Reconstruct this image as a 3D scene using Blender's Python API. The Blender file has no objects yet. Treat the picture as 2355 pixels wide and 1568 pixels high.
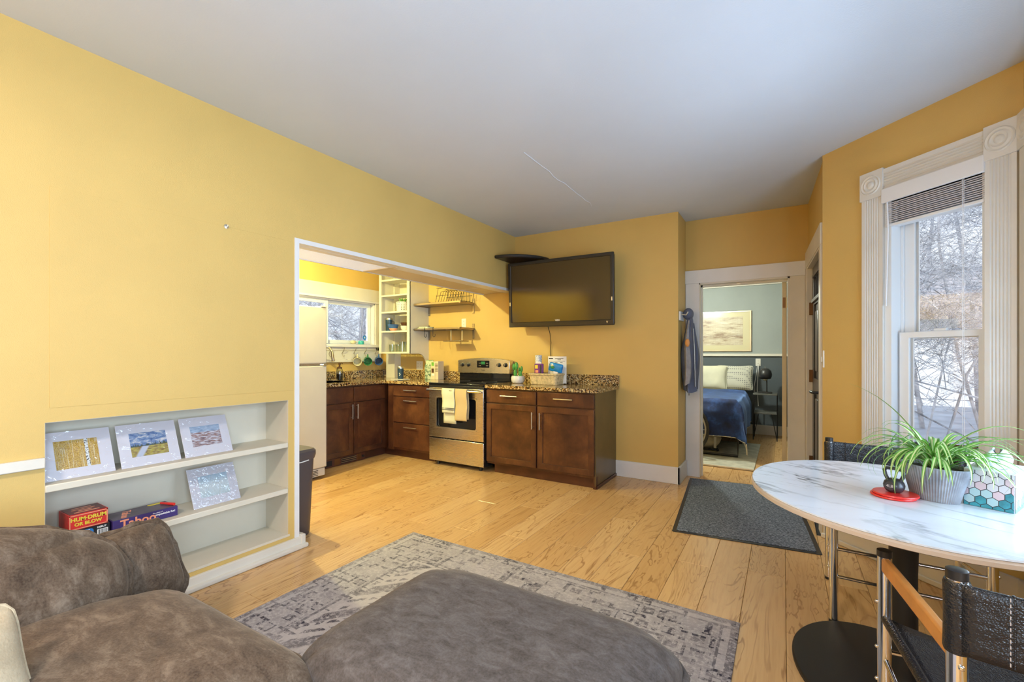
import bpy, math, random
from mathutils import Vector, Matrix, Euler
from mathutils.noise import noise as pnoise
random.seed(11)
SC = bpy.context.scene
COL = SC.collection
R = math.radians
# ------------------------------------------------------------------ camera
cam_d = bpy.data.cameras.new('camera'); cam = bpy.data.objects.new('camera', cam_d); COL.objects.link(cam)
cam_d.sensor_width = 36.0; cam_d.lens = 36.0*1030/2355; cam_d.shift_y = 30/2355
cam_d.clip_start = 0.02; cam_d.clip_end = 300
cam.location = (0, 0, 1.27); cam.rotation_euler = (R(90), 0, R(31.23))
SC.camera = cam
# ------------------------------------------------------------------ view, world, daylight
SC.view_settings.view_transform = 'Standard'; SC.view_settings.look = 'None'
SC.view_settings.exposure = 0.34; SC.view_settings.gamma = 1.0; SC.view_settings.use_curve_mapping = False
try:
    SC.cycles.use_denoising = True; SC.cycles.max_bounces = 6; SC.cycles.diffuse_bounces = 4; SC.cycles.use_adaptive_sampling = True; SC.cycles.adaptive_threshold = .05
    SC.cycles.transparent_max_bounces = 8; SC.cycles.sample_clamp_indirect = 6
    SC.cycles.caustics_reflective = False; SC.cycles.caustics_refractive = False
except Exception: pass
W = bpy.data.worlds.new('world'); SC.world = W; W.use_nodes = True
W.node_tree.nodes['Background'].inputs[0].default_value = (0.80, 0.89, 1.0, 1)
W.node_tree.nodes['Background'].inputs[1].default_value = 1.1
def light(name, kind, loc, energy, col, rot=None, **kw):
    d = bpy.data.lights.new(name, kind); d.energy = energy; d.color = col
    for k, v in kw.items(): setattr(d, k, v)
    o = bpy.data.objects.new(name, d); COL.objects.link(o); o.location = loc
    if rot: o.rotation_euler = rot
    return o
light('sun', 'SUN', (6, -10, 20), 2.2, (1, .95, .86), (R(52), 0, R(-14)), angle=R(1.0))
# daylight entering by the two bay windows to the right of the camera
light('bay_daylight', 'AREA', (1.13, 2.2, 1.45), 48, (.58, .78, 1.0), (0, R(108), 0), shape='RECTANGLE', size=1.5, size_y=1.15)
light('side_daylight', 'AREA', (1.13, -.35, 1.45), 125, (.60, .79, 1.0), (0, R(108), 0), shape='RECTANGLE', size=1.5, size_y=1.3)

# ------------------------------------------------------------------ materials
def node(nt, typ, ins=None, **props):
    n = nt.nodes.new(typ)
    for k, v in props.items(): setattr(n, k, v)
    for k, v in (ins or {}).items():
        s = n.inputs[k]
        if isinstance(v, bpy.types.NodeSocket): nt.links.new(v, s)
        else:
            if isinstance(v, (tuple, list)) and len(v) == 3 and s.type == 'RGBA': v = (*v, 1)
            s.default_value = v
    return n
def newmat(name, rough=.5, metal=0., col=(.8, .8, .8), **kw):
    m = bpy.data.materials.new(name); m.use_nodes = True; nt = m.node_tree
    b = nt.nodes['Principled BSDF']
    b.inputs['Base Color'].default_value = (*col, 1); b.inputs['Roughness'].default_value = rough; b.inputs['Metallic'].default_value = metal
    for k, v in kw.items(): b.inputs[k.replace('_', ' ')].default_value = v
    return m, nt, b
def L(nt, a, b): nt.links.new(a, b)
def ramp(nt, fac, stops, interp='LINEAR'):
    r = nt.nodes.new('ShaderNodeValToRGB'); L(nt, fac, r.inputs[0]); cr = r.color_ramp; cr.interpolation = interp
    while len(cr.elements) > 1: cr.elements.remove(cr.elements[0])
    for i, (p, c) in enumerate(stops):
        e = cr.elements[0] if i == 0 else cr.elements.new(p)
        e.position = p; c = (c, c, c) if isinstance(c, (int, float)) else c; e.color = (*c, 1)
    return r.outputs[0]
def mixc(nt, fac, a, b, mode='MIX'):
    n = nt.nodes.new('ShaderNodeMix'); n.data_type = 'RGBA'; n.blend_type = mode
    for s, v in ((n.inputs[0], fac), (n.inputs[6], a), (n.inputs[7], b)):
        if isinstance(v, bpy.types.NodeSocket): L(nt, v, s)
        elif isinstance(v, (int, float)): s.default_value = v
        else: s.default_value = (*v, 1)
    return n.outputs[2]
def mth(nt, op, a, b=0., c=None):
    n = nt.nodes.new('ShaderNodeMath'); n.operation = op
    for i, v in enumerate((a, b) if c is None else (a, b, c)):
        if isinstance(v, bpy.types.NodeSocket): L(nt, v, n.inputs[i])
        else: n.inputs[i].default_value = v
    return n.outputs[0]
def coords(nt, kind='Object', scale=(1, 1, 1), rot=(0, 0, 0), rnd=False):
    tc = nt.nodes.new('ShaderNodeTexCoord'); v = tc.outputs[kind]
    if rnd:
        oi = nt.nodes.new('ShaderNodeObjectInfo'); s = mth(nt, 'MULTIPLY', oi.outputs['Random'], 61.)
        cx = node(nt, 'ShaderNodeCombineXYZ', {0: s, 1: s, 2: s}); v = node(nt, 'ShaderNodeVectorMath', {0: v, 1: cx.outputs[0]}).outputs[0]
    return node(nt, 'ShaderNodeMapping', {'Vector': v, 'Scale': scale, 'Rotation': rot}).outputs[0]
def noise(nt, v, scale=5., detail=4., rough=.55, dist=0.):
    return node(nt, 'ShaderNodeTexNoise', {'Vector': v, 'Scale': scale, 'Detail': detail, 'Roughness': rough, 'Distortion': dist}).outputs['Fac']
def bump(nt, b, h, strength=.2, dist=.01):
    n = node(nt, 'ShaderNodeBump', {'Height': h, 'Strength': strength, 'Distance': dist}); L(nt, n.outputs[0], b.inputs['Normal'])
def simple(name, col, rough=.5, metal=0., var=.0, vs=6., bmp=0., bs=150., rnd=False, **kw):
    m, nt, b = newmat(name, rough, metal, col, **kw)
    if var or bmp: v = coords(nt, 'Object', rnd=rnd)
    if var:
        f = noise(nt, v, vs, 4); c = ramp(nt, f, [(.3, tuple(x*(1-var) for x in col)), (.7, tuple(min(1, x*(1+var)) for x in col))])
        L(nt, c, b.inputs['Base Color'])
    if bmp: bump(nt, b, noise(nt, v, bs, 3), bmp, .004)
    return m
MT = {}
MT['yellow'] = simple('yellow_wall_paint', (.66, .45, .14), .55, var=.045, vs=1.6, bmp=.25, bs=260)
MT['ceiling'] = simple('ceiling_paint', (.61, .67, .77), .7, var=.03, vs=1.2, bmp=.2, bs=120)
MT['cream'] = simple('cream_trim_paint', (.72, .68, .60), .42, var=.04, vs=5)
MT['wincream'] = simple('window_trim_paint', (.73, .72, .69), .4, var=.04, vs=5)
MT['white'] = simple('white_trim_paint', (.78, .77, .77), .38, var=.03, vs=5)
MT['edge'] = simple('table_edge', (.62, .54, .47), .4)
MT['soffit'] = simple('soffit_paint', (.70, .60, .42), .5, var=.03)
MT['niche'] = simple('niche_paint', (.68, .62, .50), .55, var=.04, vs=3)
MT['cabwhite'] = simple('cabinet_white_paint', (.74, .70, .58), .4, var=.04)
MT['slate'] = simple('slate_wall_paint', (.085, .105, .12), .6, var=.05, vs=2)
MT['sage'] = simple('grey_green_wall_paint', (.33, .365, .355), .6, var=.05, vs=2)
MT['vinyl'] = simple('white_vinyl', (.80, .84, .88), .35)
MT['fridge'] = simple('fridge_enamel', (.62, .60, .55), .35, var=.02, bmp=.12, bs=400)
MT['black'] = simple('black_plastic', (.018, .017, .018), .35)
MT['blackmat'] = simple('black_metal', (.022, .021, .021), .5, .3)
MT['chrome'] = simple('chrome', (.80, .80, .82), .12, 1.)
MT['nickel'] = simple('brushed_nickel', (.70, .67, .60), .28, 1.)
MT['brass'] = simple('aged_hinge_metal', (.20, .10, .04), .45, .8)
MT['outlet'] = simple('outlet_plastic', (.80, .78, .72), .4)
MT['dark'] = simple('dark_void', (.01, .01, .012), .6)
MT['ink'] = simple('print_ink', (.03, .03, .035), .6)
MT['paper'] = simple('paper', (.82, .81, .79), .6)
MT['red'] = simple('red_plastic', (.75, .035, .03), .3)
MT['doorblack'] = simple('black_door_paint', (.030, .026, .023), .32, var=.1)
MT['mirror_tan'] = simple('tan_door_paint', (.55, .44, .27), .45, var=.05)
MT['blackglass'] = simple('black_ceramic_glass', (.010, .010, .012), .06)
MT['tvscreen'] = simple('tv_screen_glass', (.050, .028, .008), .14, Specular_IOR_Level=.75)  # brown reflection of the yellow walls put into the base colour
MT['whitegloss'] = simple('white_ceramic', (.80, .79, .76), .22)
MT['trashplastic'] = simple('grey_brown_plastic', (.075, .062, .068), .4)
MT['oak'] = simple('arm_wood', (.62, .28, .075), .35, var=.15, vs=9)
MT['steelshelf'] = simple('shelf_steel', (.36, .30, .22), .3, .9)
def glassmat(name, tint=(1, 1, 1), gloss=.06, rough=.02, bmp=0., bs=30.):
    m = bpy.data.materials.new(name); m.use_nodes = True; nt = m.node_tree; nt.nodes.clear()
    o = nt.nodes.new('ShaderNodeOutputMaterial'); t = node(nt, 'ShaderNodeBsdfTransparent', {0: tint}); g = node(nt, 'ShaderNodeBsdfGlossy', {'Roughness': rough})
    fr = node(nt, 'ShaderNodeLayerWeight', {'Blend': .25}); f = mth(nt, 'MULTIPLY_ADD', fr.outputs['Fresnel'], .6, gloss)
    if bmp:
        bp = node(nt, 'ShaderNodeBump', {'Height': noise(nt, coords(nt), bs, 2, .5, 1.5), 'Strength': bmp, 'Distance': .01}); L(nt, bp.outputs[0], g.inputs['Normal'])
    x = node(nt, 'ShaderNodeMixShader', {0: f, 1: t.outputs[0], 2: g.outputs[0]}); L(nt, x.outputs[0], o.inputs[0]); return m
MT['glass'] = glassmat('window_glass', gloss=.03)
MT['tumbler'] = glassmat('drinking_glass', (.90, .95, .92), .12, .03)
MT['sleeve'] = glassmat('clear_plastic_sleeve', (.97, .97, .98), .10, .12, 1., 14.)
MT['sleeve2'] = glassmat('crinkled_plastic_sleeve', (.95, .96, .98), .15, .12, 1., 26.)
def wood_floor():
    m, nt, b = newmat('maple_laminate', .27)
    v = coords(nt, 'Object', (1, .16, 1), rnd=True)
    n1 = noise(nt, v, 5.0, 4, .55, .7)
    band = mth(nt, 'PINGPONG', mth(nt, 'MULTIPLY', n1, 26.), 1.)
    lines = ramp(nt, band, [(0., .0), (.06, .0), (.26, 1.)])
    v2 = coords(nt, 'Object', (1, .05, 1), rnd=True)
    fine = noise(nt, v2, 70, 3, .6)
    oi = nt.nodes.new('ShaderNodeObjectInfo')
    base = ramp(nt, oi.outputs['Random'], [(0, (.60, .35, .14)), (.5, (.66, .40, .17)), (1, (.73, .47, .22))])
    base = mixc(nt, ramp(nt, noise(nt, v, 2.2, 2), [(.35, 0.), (.7, .55)]), base, (.74, .47, .21))
    base = mixc(nt, ramp(nt, fine, [(.45, 0.), (.75, .3)]), base, (.40, .19, .06))
    c = mixc(nt, mth(nt, 'MULTIPLY', mth(nt, 'SUBTRACT', 1., lines), mth(nt, 'MULTIPLY', ramp(nt, noise(nt, v, 9, 2), [(.38, .12), (.6, 1.)]), .60)), base, (.27, .115, .035))
    L(nt, c, b.inputs['Base Color']); bump(nt, b, fine, .05, .002)
    b.inputs['Specular IOR Level'].default_value = .55
    return m
MT['floor'] = wood_floor()
def granite():
    m, nt, b = newmat('brown_granite', .10)
    v = coords(nt)
    vo = node(nt, 'ShaderNodeTexVoronoi', {'Vector': v, 'Scale': 100., 'Randomness': 1.}); sep = node(nt, 'ShaderNodeSeparateColor', {0: vo.outputs['Color']}).outputs[0]
    c1 = ramp(nt, sep, [(0, (.022, .012, .007)), (.16, (.06, .03, .014)), (.30, (.34, .20, .07)), (.60, (.56, .40, .17)), (.82, (.72, .60, .36)), (.95, (.34, .15, .04))], 'CONSTANT')
    n = ramp(nt, noise(nt, v, 150, 3, .6), [(.36, .0), (.50, 1.)])
    c = mixc(nt, mth(nt, 'MULTIPLY', mth(nt, 'SUBTRACT', 1., n), .75), c1, (.03, .015, .008))
    L(nt, c, b.inputs['Base Color']); return m
MT['granite'] = granite()
def cabwood():
    m, nt, b = newmat('espresso_cabinet_wood', .30)
    v = coords(nt, 'Object', rnd=True)
    c = ramp(nt, noise(nt, v, 5, 5, .62, .3), [(.28, (.040, .014, .009)), (.5, (.085, .030, .014)), (.74, (.17, .068, .026))])
    f = noise(nt, coords(nt, 'Object', (60, 60, 2.2), rnd=True), 3, 3)
    c = mixc(nt, ramp(nt, f, [(.45, 0.), (.8, .35)]), c, (.03, .010, .006)); L(nt, c, b.inputs['Base Color']); return m
MT['cab'] = cabwood()
MT['cabside'] = simple('cabinet_end_panel', (.115, .075, .03), .28, var=.18, vs=4)
MT['kick'] = simple('toe_kick_wood', (.075, .024, .012), .32, var=.3, vs=7)
def steel():
    m, nt, b = newmat('stainless_steel', .26, 1., (.66, .62, .56))
    f = noise(nt, coords(nt, 'Object', (6, 6, 600)), 3, 2); L(nt, ramp(nt, f, [(.3, .22), (.7, .30)]), b.inputs['Roughness'])
    L(nt, ramp(nt, f, [(.3, (.64, .61, .56)), (.7, (.71, .68, .63))]), b.inputs['Base Color']); return m
MT['steel'] = steel()
def velvet(name, lo, mid, hi, s=7.):
    m, nt, b = newmat(name, .85)
    v = coords(nt); n = noise(nt, coords(nt, 'Object', (1, 1.8, 1), (0, 0, .5)), s, 8, .74, .5)
    c = ramp(nt, n, [(.34, lo), (.50, mid), (.66, hi)])
    fz = noise(nt, v, 160, 2); c = mixc(nt, .25, c, ramp(nt, fz, [(.3, lo), (.7, hi)])); L(nt, c, b.inputs['Base Color'])
    b.inputs['Sheen Weight'].default_value = .22; b.inputs['Sheen Roughness'].default_value = .4; b.inputs['Sheen Tint'].default_value = (.9, .75, .6, 1); b.inputs['Specular IOR Level'].default_value = .15
    bump(nt, b, noise(nt, v, 220, 2), .25, .003); return m
MT['sofa'] = velvet('brown_velvet', (.046, .028, .018), (.105, .070, .046), (.22, .165, .12), 9.)
MT['ottoman'] = velvet('grey_brown_velvet', (.050, .039, .034), (.092, .078, .072), (.155, .138, .132), 13.)
MT['beige'] = velvet('beige_fabric', (.36, .28, .18), (.44, .35, .23), (.52, .43, .30), 4.)
def rugmat():
    m, nt, b = newmat('faded_rug', .95)
    b.inputs['Specular IOR Level'].default_value = .1
    v = coords(nt); sp = node(nt, 'ShaderNodeSeparateXYZ', {0: v}); x, y = sp.outputs[0], sp.outputs[1]
    hx, hy = 1.035, 1.525
    dx = mth(nt, 'SUBTRACT', hx, mth(nt, 'ABSOLUTE', x)); dy = mth(nt, 'SUBTRACT', hy, mth(nt, 'ABSOLUTE', y)); d = mth(nt, 'MINIMUM', dx, dy)
    stripes = ramp(nt, mth(nt, 'DIVIDE', d, .5), [(0, .75), (.05, .75), (.06, .15), (.12, .15), (.125, .8), (.14, .8), (.145, .35), (.56, .35), (.565, .85), (.59, .85), (.6, .1), (.68, .1), (.69, .8), (.71, .8), (.72, .3)], 'CONSTANT')
    # angular motifs of the border
    br = node(nt, 'ShaderNodeTexBrick', {'Vector': v, 'Color1': (0, 0, 0), 'Color2': (1, 1, 1), 'Mortar': (1, 1, 1), 'Scale': 1., 'Mortar Size': .008, 'Brick Width': .085, 'Row Height': .055}, offset=.5).outputs['Color']
    vo = node(nt, 'ShaderNodeTexVoronoi', {'Vector': v, 'Scale': 9.5, 'Randomness': .55}, distance='CHEBYCHEV', feature='F1')
    rings = ramp(nt, mth(nt, 'PINGPONG', mth(nt, 'MULTIPLY', vo.outputs['Distance'], 5.5), 1.), [(.42, 0.), (.55, 1.)])
    inborder = ramp(nt, d, [(.0, 1.), (.33, 1.), (.335, 0.)], 'CONSTANT')
    # diamond lattice of the field
    dia = mth(nt, 'ADD', mth(nt, 'ABSOLUTE', x), mth(nt, 'MULTIPLY', mth(nt, 'ABSOLUTE', y), .8))
    lat = ramp(nt, mth(nt, 'PINGPONG', mth(nt, 'MULTIPLY', dia, 9.), 1.), [(.28, 1.), (.42, 0.)])
    lat2 = ramp(nt, mth(nt, 'PINGPONG', mth(nt, 'MULTIPLY', mth(nt, 'SUBTRACT', x, y), 26.), 1.), [(.3, 1.), (.5, 0.)])
    field = mth(nt, 'MAXIMUM', mth(nt, 'MULTIPLY', lat, .6), mth(nt, 'MULTIPLY', lat2, mth(nt, 'MULTIPLY', rings, .7)))
    bord = mth(nt, 'MAXIMUM', mth(nt, 'MULTIPLY', stripes, .7), mth(nt, 'MULTIPLY', mth(nt, 'MULTIPLY', rings, br), .8))
    pat = mth(nt, 'ADD', mth(nt, 'MULTIPLY', bord, inborder), mth(nt, 'MULTIPLY', field, mth(nt, 'SUBTRACT', 1., inborder)))
    wear = ramp(nt, noise(nt, v, 70, 4, .7), [(.34, .12), (.54, 1.)])
    wear2 = ramp(nt, noise(nt, v, 3.5, 4, .6), [(.35, .5), (.65, 1.)])
    f = mth(nt, 'MULTIPLY', mth(nt, 'MULTIPLY', mth(nt, 'ADD', mth(nt, 'MULTIPLY', pat, 1.15), .16), wear), wear2)
    c = mixc(nt, f, (.53, .48, .475), (.050, .045, .062))
    L(nt, c, b.inputs['Base Color']); bump(nt, b, noise(nt, v, 300, 2), .4, .003); return m
MT['rug'] = rugmat()
def matmat():
    m, nt, b = newmat('doormat_pile', .95); v = coords(nt, 'Object', (1, 2.2, 1))
    c = ramp(nt, noise(nt, v, 75, 3, .7), [(.34, (.030, .037, .050)), (.48, (.125, .145, .18)), (.64, (.33, .36, .42))]); L(nt, c, b.inputs['Base Color'])
    bump(nt, b, noise(nt, v, 80, 2), .6, .006); b.inputs['Specular IOR Level'].default_value = .1; return m
MT['doormat'] = matmat()
def marble():
    m, nt, b = newmat('white_marble_laminate', .16)
    v = coords(nt, 'Object', (1, 1, 1), (0, 0, R(48)))
    def vein(sx, sy, sc, w, k):
        q = node(nt, 'ShaderNodeMapping', {'Vector': v, 'Scale': (sx, sy, 1), 'Location': (k, k*.7, 0)}).outputs[0]
        n = noise(nt, q, sc, 6, .58, .35); a = mth(nt, 'ABSOLUTE', mth(nt, 'SUBTRACT', n, .5)); return ramp(nt, a, [(0, 1.), (w*.35, .55), (w, 0.)])
    a = vein(.7, 2.4, 1.8, .034, 0.3); b2 = vein(.8, 2.2, 3.4, .014, 4.); msk = ramp(nt, noise(nt, v, 2.0, 2), [(.40, 0.), (.58, 1.)])
    cloud = ramp(nt, noise(nt, coords(nt, 'Object', (1, 2.5, 1), (0, 0, R(48))), 3, 3), [(.45, 0.), (.8, .28)])
    c = mixc(nt, cloud, (.70, .755, .84), (.48, .52, .60))
    c = mixc(nt, mth(nt, 'MULTIPLY', a, mth(nt, 'ADD', mth(nt, 'MULTIPLY', msk, .75), .18)), c, (.10, .11, .13)); c = mixc(nt, mth(nt, 'MULTIPLY', b2, mth(nt, 'MULTIPLY', msk, .6)), c, (.22, .23, .25))
    L(nt, c, b.inputs['Base Color']); return m
MT['marble'] = marble()
def leather():
    m, nt, b = newmat('black_leather', .25, 0, (.014, .015, .019)); v = coords(nt)
    vo = node(nt, 'ShaderNodeTexVoronoi', {'Vector': v, 'Scale': 260.}).outputs['Distance']
    h = mth(nt, 'ADD', mth(nt, 'MULTIPLY', vo, .3), mth(nt, 'MULTIPLY', noise(nt, coords(nt, 'Object', (1, 1, 3)), 18, 4, .6, 1.5), 1.)); bump(nt, b, h, .35, .01); return m
MT['leather'] = leather()
def blanket():
    m, nt, b = newmat('blue_plush', .8); v = coords(nt)
    c = ramp(nt, noise(nt, v, 6, 5, .65), [(.34, (.001, .005, .035)), (.52, (.004, .020, .11)), (.68, (.022, .08, .32))]); L(nt, c, b.inputs['Base Color'])
    b.inputs['Sheen Weight'].default_value = .6; b.inputs['Sheen Tint'].default_value = (.3, .5, 1, 1); return m
MT['blanket'] = blanket()
def photo(name, fn):
    m, nt, b = newmat(name, .35); tc = nt.nodes.new('ShaderNodeTexCoord'); sp = node(nt, 'ShaderNodeSeparateXYZ', {0: tc.outputs['UV']})
    L(nt, fn(nt, sp.outputs[0], sp.outputs[1], tc.outputs['UV']), b.inputs['Base Color']); return m
def ph_birch(nt, x, y, uv):
    q = node(nt, 'ShaderNodeMapping', {'Vector': uv, 'Scale': (1.5, 1, 1)}).outputs[0]
    c = ramp(nt, noise(nt, q, 26, 3, .7), [(.3, (.16, .06, .008)), (.45, (.50, .26, .02)), (.6, (.72, .50, .10)), (.75, (.85, .72, .38))])
    tr = ramp(nt, noise(nt, node(nt, 'ShaderNodeMapping', {'Vector': uv, 'Scale': (1, .04, 1)}).outputs[0], 30, 1), [(.56, 0.), (.62, .6)])
    c = mixc(nt, tr, c, (.80, .70, .45))
    st = ramp(nt, mth(nt, 'ABSOLUTE', mth(nt, 'SUBTRACT', x, .73)), [(.035, 1.), (.045, 0.)]); w = ramp(nt, noise(nt, q, 16, 2), [(.42, (.05, .05, .05)), (.5, (.85, .85, .82))])
    return mixc(nt, st, c, w)
def ph_river(nt, x, y, uv):
    n = noise(nt, node(nt, 'ShaderNodeMapping', {'Vector': uv, 'Scale': (3, 5, 1), 'Rotation': (0, 0, -.5)}).outputs[0], 1.8, 5, .6, .8)
    sky = ramp(nt, n, [(.36, (.05, .12, .32)), (.52, (.22, .32, .50)), (.64, (.72, .68, .66))])
    gr = ramp(nt, noise(nt, node(nt, 'ShaderNodeMapping', {'Vector': uv, 'Scale': (3, 9, 1)}).outputs[0], 2.2, 4), [(.38, (.20, .11, .02)), (.5, (.42, .30, .04)), (.62, (.50, .45, .08))])
    riv = ramp(nt, mth(nt, 'ABSOLUTE', mth(nt, 'ADD', mth(nt, 'SUBTRACT', x, .34), mth(nt, 'MULTIPLY', mth(nt, 'SUBTRACT', .3, y), .5))), [(.07, 1.), (.12, 0.)])
    gr = mixc(nt, riv, gr, (.55, .58, .68)); tl = ramp(nt, noise(nt, node(nt, 'ShaderNodeMapping', {'Vector': uv, 'Scale': (40, 1, 1)}).outputs[0], 1., 2), [(.45, .44), (.65, .56)])
    lnd = mixc(nt, ramp(nt, y, [(.40, 0.), (.42, 1.)]), gr, (.03, .05, .02)); f = mth(nt, 'GREATER_THAN', y, mth(nt, 'MAXIMUM', tl, .42)); return mixc(nt, f, lnd, sky)
def ph_coast(nt, x, y, uv):
    n = noise(nt, node(nt, 'ShaderNodeMapping', {'Vector': uv, 'Scale': (2, 9, 1)}).outputs[0], 2.2, 5, .65, .5)
    lo = ramp(nt, n, [(.35, (.10, .10, .17)), (.46, (.36, .17, .12)), (.55, (.60, .58, .64)), (.68, (.80, .82, .88))]); sk = ramp(nt, n, [(.3, (.18, .28, .45)), (.7, (.55, .66, .78))])
    return mixc(nt, ramp(nt, y, [(.66, 0.), (.72, 1.)]), lo, sk)
def ph_snow(nt, x, y, uv):
    c = ramp(nt, y, [(0, (.62, .72, .72)), (.5, (.72, .78, .78)), (1, (.45, .62, .74))])
    sp = ramp(nt, noise(nt, node(nt, 'ShaderNodeMapping', {'Vector': uv, 'Scale': (1, 2.2, 1)}).outputs[0], 16, 3), [(.62, 0.), (.68, 1.)])
    bd = ramp(nt, mth(nt, 'ABSOLUTE', mth(nt, 'SUBTRACT', y, .62)), [(.10, 1.), (.20, 0.)]); return mixc(nt, mth(nt, 'MULTIPLY', sp, bd), c, (.06, .10, .12))
def ph_abstract(nt, x, y, uv):
    q = node(nt, 'ShaderNodeMapping', {'Vector': uv, 'Scale': (1.5, 3.5, 1)}).outputs[0]
    c = ramp(nt, noise(nt, q, 2.6, 5, .6), [(.34, (.34, .24, .17)), (.46, (.64, .55, .40)), (.6, (.74, .68, .54)), (.75, (.78, .76, .66))])
    br = node(nt, 'ShaderNodeTexBrick', {'Vector': uv, 'Color1': (.95, .95, .95), 'Color2': (.75, .70, .66), 'Mortar': (.6, .55, .5), 'Scale': 6., 'Mortar Size': .012}).outputs['Color']
    c = mixc(nt, .6, c, br, 'MULTIPLY'); bd = ramp(nt, mth(nt, 'ABSOLUTE', mth(nt, 'SUBTRACT', y, .30)), [(.03, .7), (.10, 0.)])
    return mixc(nt, mth(nt, 'MULTIPLY', bd, ramp(nt, noise(nt, q, 7, 3), [(.4, .2), (.6, 1.)])), c, (.22, .12, .09))
for k, f in dict(birch=ph_birch, river=ph_river, coast=ph_coast, snowphoto=ph_snow, abstract=ph_abstract).items(): MT[k] = photo('print_'+k, f)
MT['mat'] = simple('mat_board', (.76, .72, .76), .5)
MT['snow'] = simple('snow', (.86, .89, .94), .8, var=.06, vs=1.3, bmp=.5, bs=8)
MT['road'] = simple('wet_road', (.28, .33, .42), .6, var=.25, vs=1.2)
MT['bark'] = simple('snowy_bark', (.36, .37, .41), .9, var=.5, vs=3)
MT['twig'] = simple('frosted_twig', (.38, .40, .45), .9, var=.7, vs=6)
MT['siding'] = simple('rose_lap_siding', (.52, .50, .54), .7, var=.1, vs=1)
MT['house_roof'] = simple('snowy_roof', (.80, .84, .90), .8)
MT['leafgreen'] = simple('leaf_green', (.13, .36, .045), .4, var=.35, vs=9, rnd=True)
MT['leafcream'] = simple('leaf_cream', (.60, .72, .36), .4, var=.15, vs=9, rnd=True)
MT['potmetal'] = simple('galvanised_metal', (.30, .32, .36), .5, .35, var=.35, vs=14)
MT['soil'] = simple('soil', (.03, .02, .012), .95)
MT['iron'] = simple('kettlebell_iron', (.055, .055, .065), .28, .3, var=.2)
MT['tissue'] = simple('tissue_paper', (.66, .74, .80), .7, Subsurface_Weight=.1)
MT['wicker'] = simple('seagrass_wicker', (.62, .49, .27), .8, var=.3, vs=40, bmp=1., bs=90)
MT['coat'] = simple('blue_grey_softshell', (.105, .125, .20), .6, var=.25, vs=6)
MT['coatlining'] = simple('grey_fleece', (.30, .29, .30), .9, var=.2, vs=20)
MT['pillowcream'] = simple('cream_pillow', (.62, .60, .46), .8, var=.08)
def dotted(name, a, b_, s):
    m, nt, b = newmat(name, .8); vo = node(nt, 'ShaderNodeTexVoronoi', {'Vector': coords(nt), 'Scale': s, 'Randomness': 0.}).outputs['Distance']
    L(nt, ramp(nt, vo, [(.28, b_), (.36, a)]), b.inputs['Base Color']); return m
MT['pillowdot'] = dotted('dotted_pillow', (.55, .54, .46), (.24, .24, .23), 34.)
MT['potdot'] = dotted('patterned_pot', (.75, .73, .66), (.06, .06, .06), 45.)
MT['bedrug'] = simple('pale_rug', (.47, .46, .38), .95, var=.22, vs=9)
MT['sheet'] = simple('linen', (.62, .57, .47), .85, var=.06)
MT['towelwhite'] = simple('white_towel', (.72, .74, .58), .95, bmp=.8, bs=260)
MT['toweltan'] = simple('tan_towel', (.64, .50, .27), .95, bmp=.8, bs=260)
MT['navy'] = simple('navy_enamel', (.022, .055, .10), .35)
MT['green'] = simple('green_glaze', (.03, .20, .075), .25, var=.25, vs=20)
MT['blueglaze'] = simple('blue_glaze', (.045, .12, .32), .25, var=.25, vs=20)
MT['creamglaze'] = simple('cream_glaze', (.70, .64, .42), .25)
MT['browng'] = simple('brown_glaze', (.10, .045, .02), .3)
MT['teal'] = simple('teal_plastic', (.05, .42, .42), .3)
MT['bluepack'] = simple('blue_foil_pack', (.015, .22, .62), .22, var=.3, vs=15)
MT['purple'] = simple('purple_card', (.16, .02, .22), .4)
MT['yellowink'] = simple('yellow_ink', (.80, .62, .05), .45)
MT['redbox'] = simple('red_box_print', (.62, .030, .025), .4, var=.35, vs=14)
MT['maroon'] = simple('maroon_box_print', (.17, .022, .016), .4, var=.3, vs=14)
MT['orange'] = simple('salmon_ink', (.85, .32, .18), .4)
MT['tabpurple'] = simple('violet_box_print', (.045, .025, .14), .4, var=.25, vs=9)
MT['tabtop'] = simple('grey_violet_box_top', (.085, .065, .10), .4, var=.4, vs=12)
MT['boxblack'] = simple('black_box_print', (.014, .012, .012), .4)
MT['blueink'] = simple('blue_ink', (.02, .20, .58), .4)
MT['cactus'] = simple('cactus_green', (.06, .26, .045), .5, var=.4, vs=30)
MT['heater_red'] = simple('heater_enamel', (.10, .030, .018), .4, var=.2)  # dark red-brown housing of the toe kick heater
MT['soapliquid'] = simple('dark_soap', (.02, .015, .012), .15)
MT['greywood'] = simple('grey_wood', (.10, .10, .09), .6, var=.3, vs=12)
MT['slatgrey'] = simple('blind_slat', (.62, .61, .66), .5)
MT['blindwhite'] = simple('blind_white', (.80, .82, .86), .4)
MT['tissgrey'] = simple('tissue_box_grey', (.60, .62, .68), .4)
MT['tisspink'] = simple('tissue_box_pink', (.62, .50, .56), .4)
MT['tissblue'] = simple('tissue_box_aqua', (.38, .58, .64), .4)
MT['tissteal'] = simple('tissue_box_teal', (.035, .26, .33), .4, var=.4, vs=30)
MT['diffuser'] = simple('light_diffuser', (.82, .84, .88), .25, bmp=1., bs=160, Emission_Color=(.86, .91, 1., 1.), Emission_Strength=.22)
MT['tyre'] = simple('rubber', (.03, .03, .03), .8); MT['rim'] = simple('aluminium', (.55, .52, .46), .35, .8)
def emis(name, col, s):
    m, nt, b = newmat(name, .4, 0, col); b.inputs['Emission Color'].default_value = (*col, 1); b.inputs['Emission Strength'].default_value = s; return m
MT['bulb'] = emis('lit_bulb', (1, .93, .75), 6.)
MT['warmshade'] = emis('lit_shade', (1, .70, .40), 2.)

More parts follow.
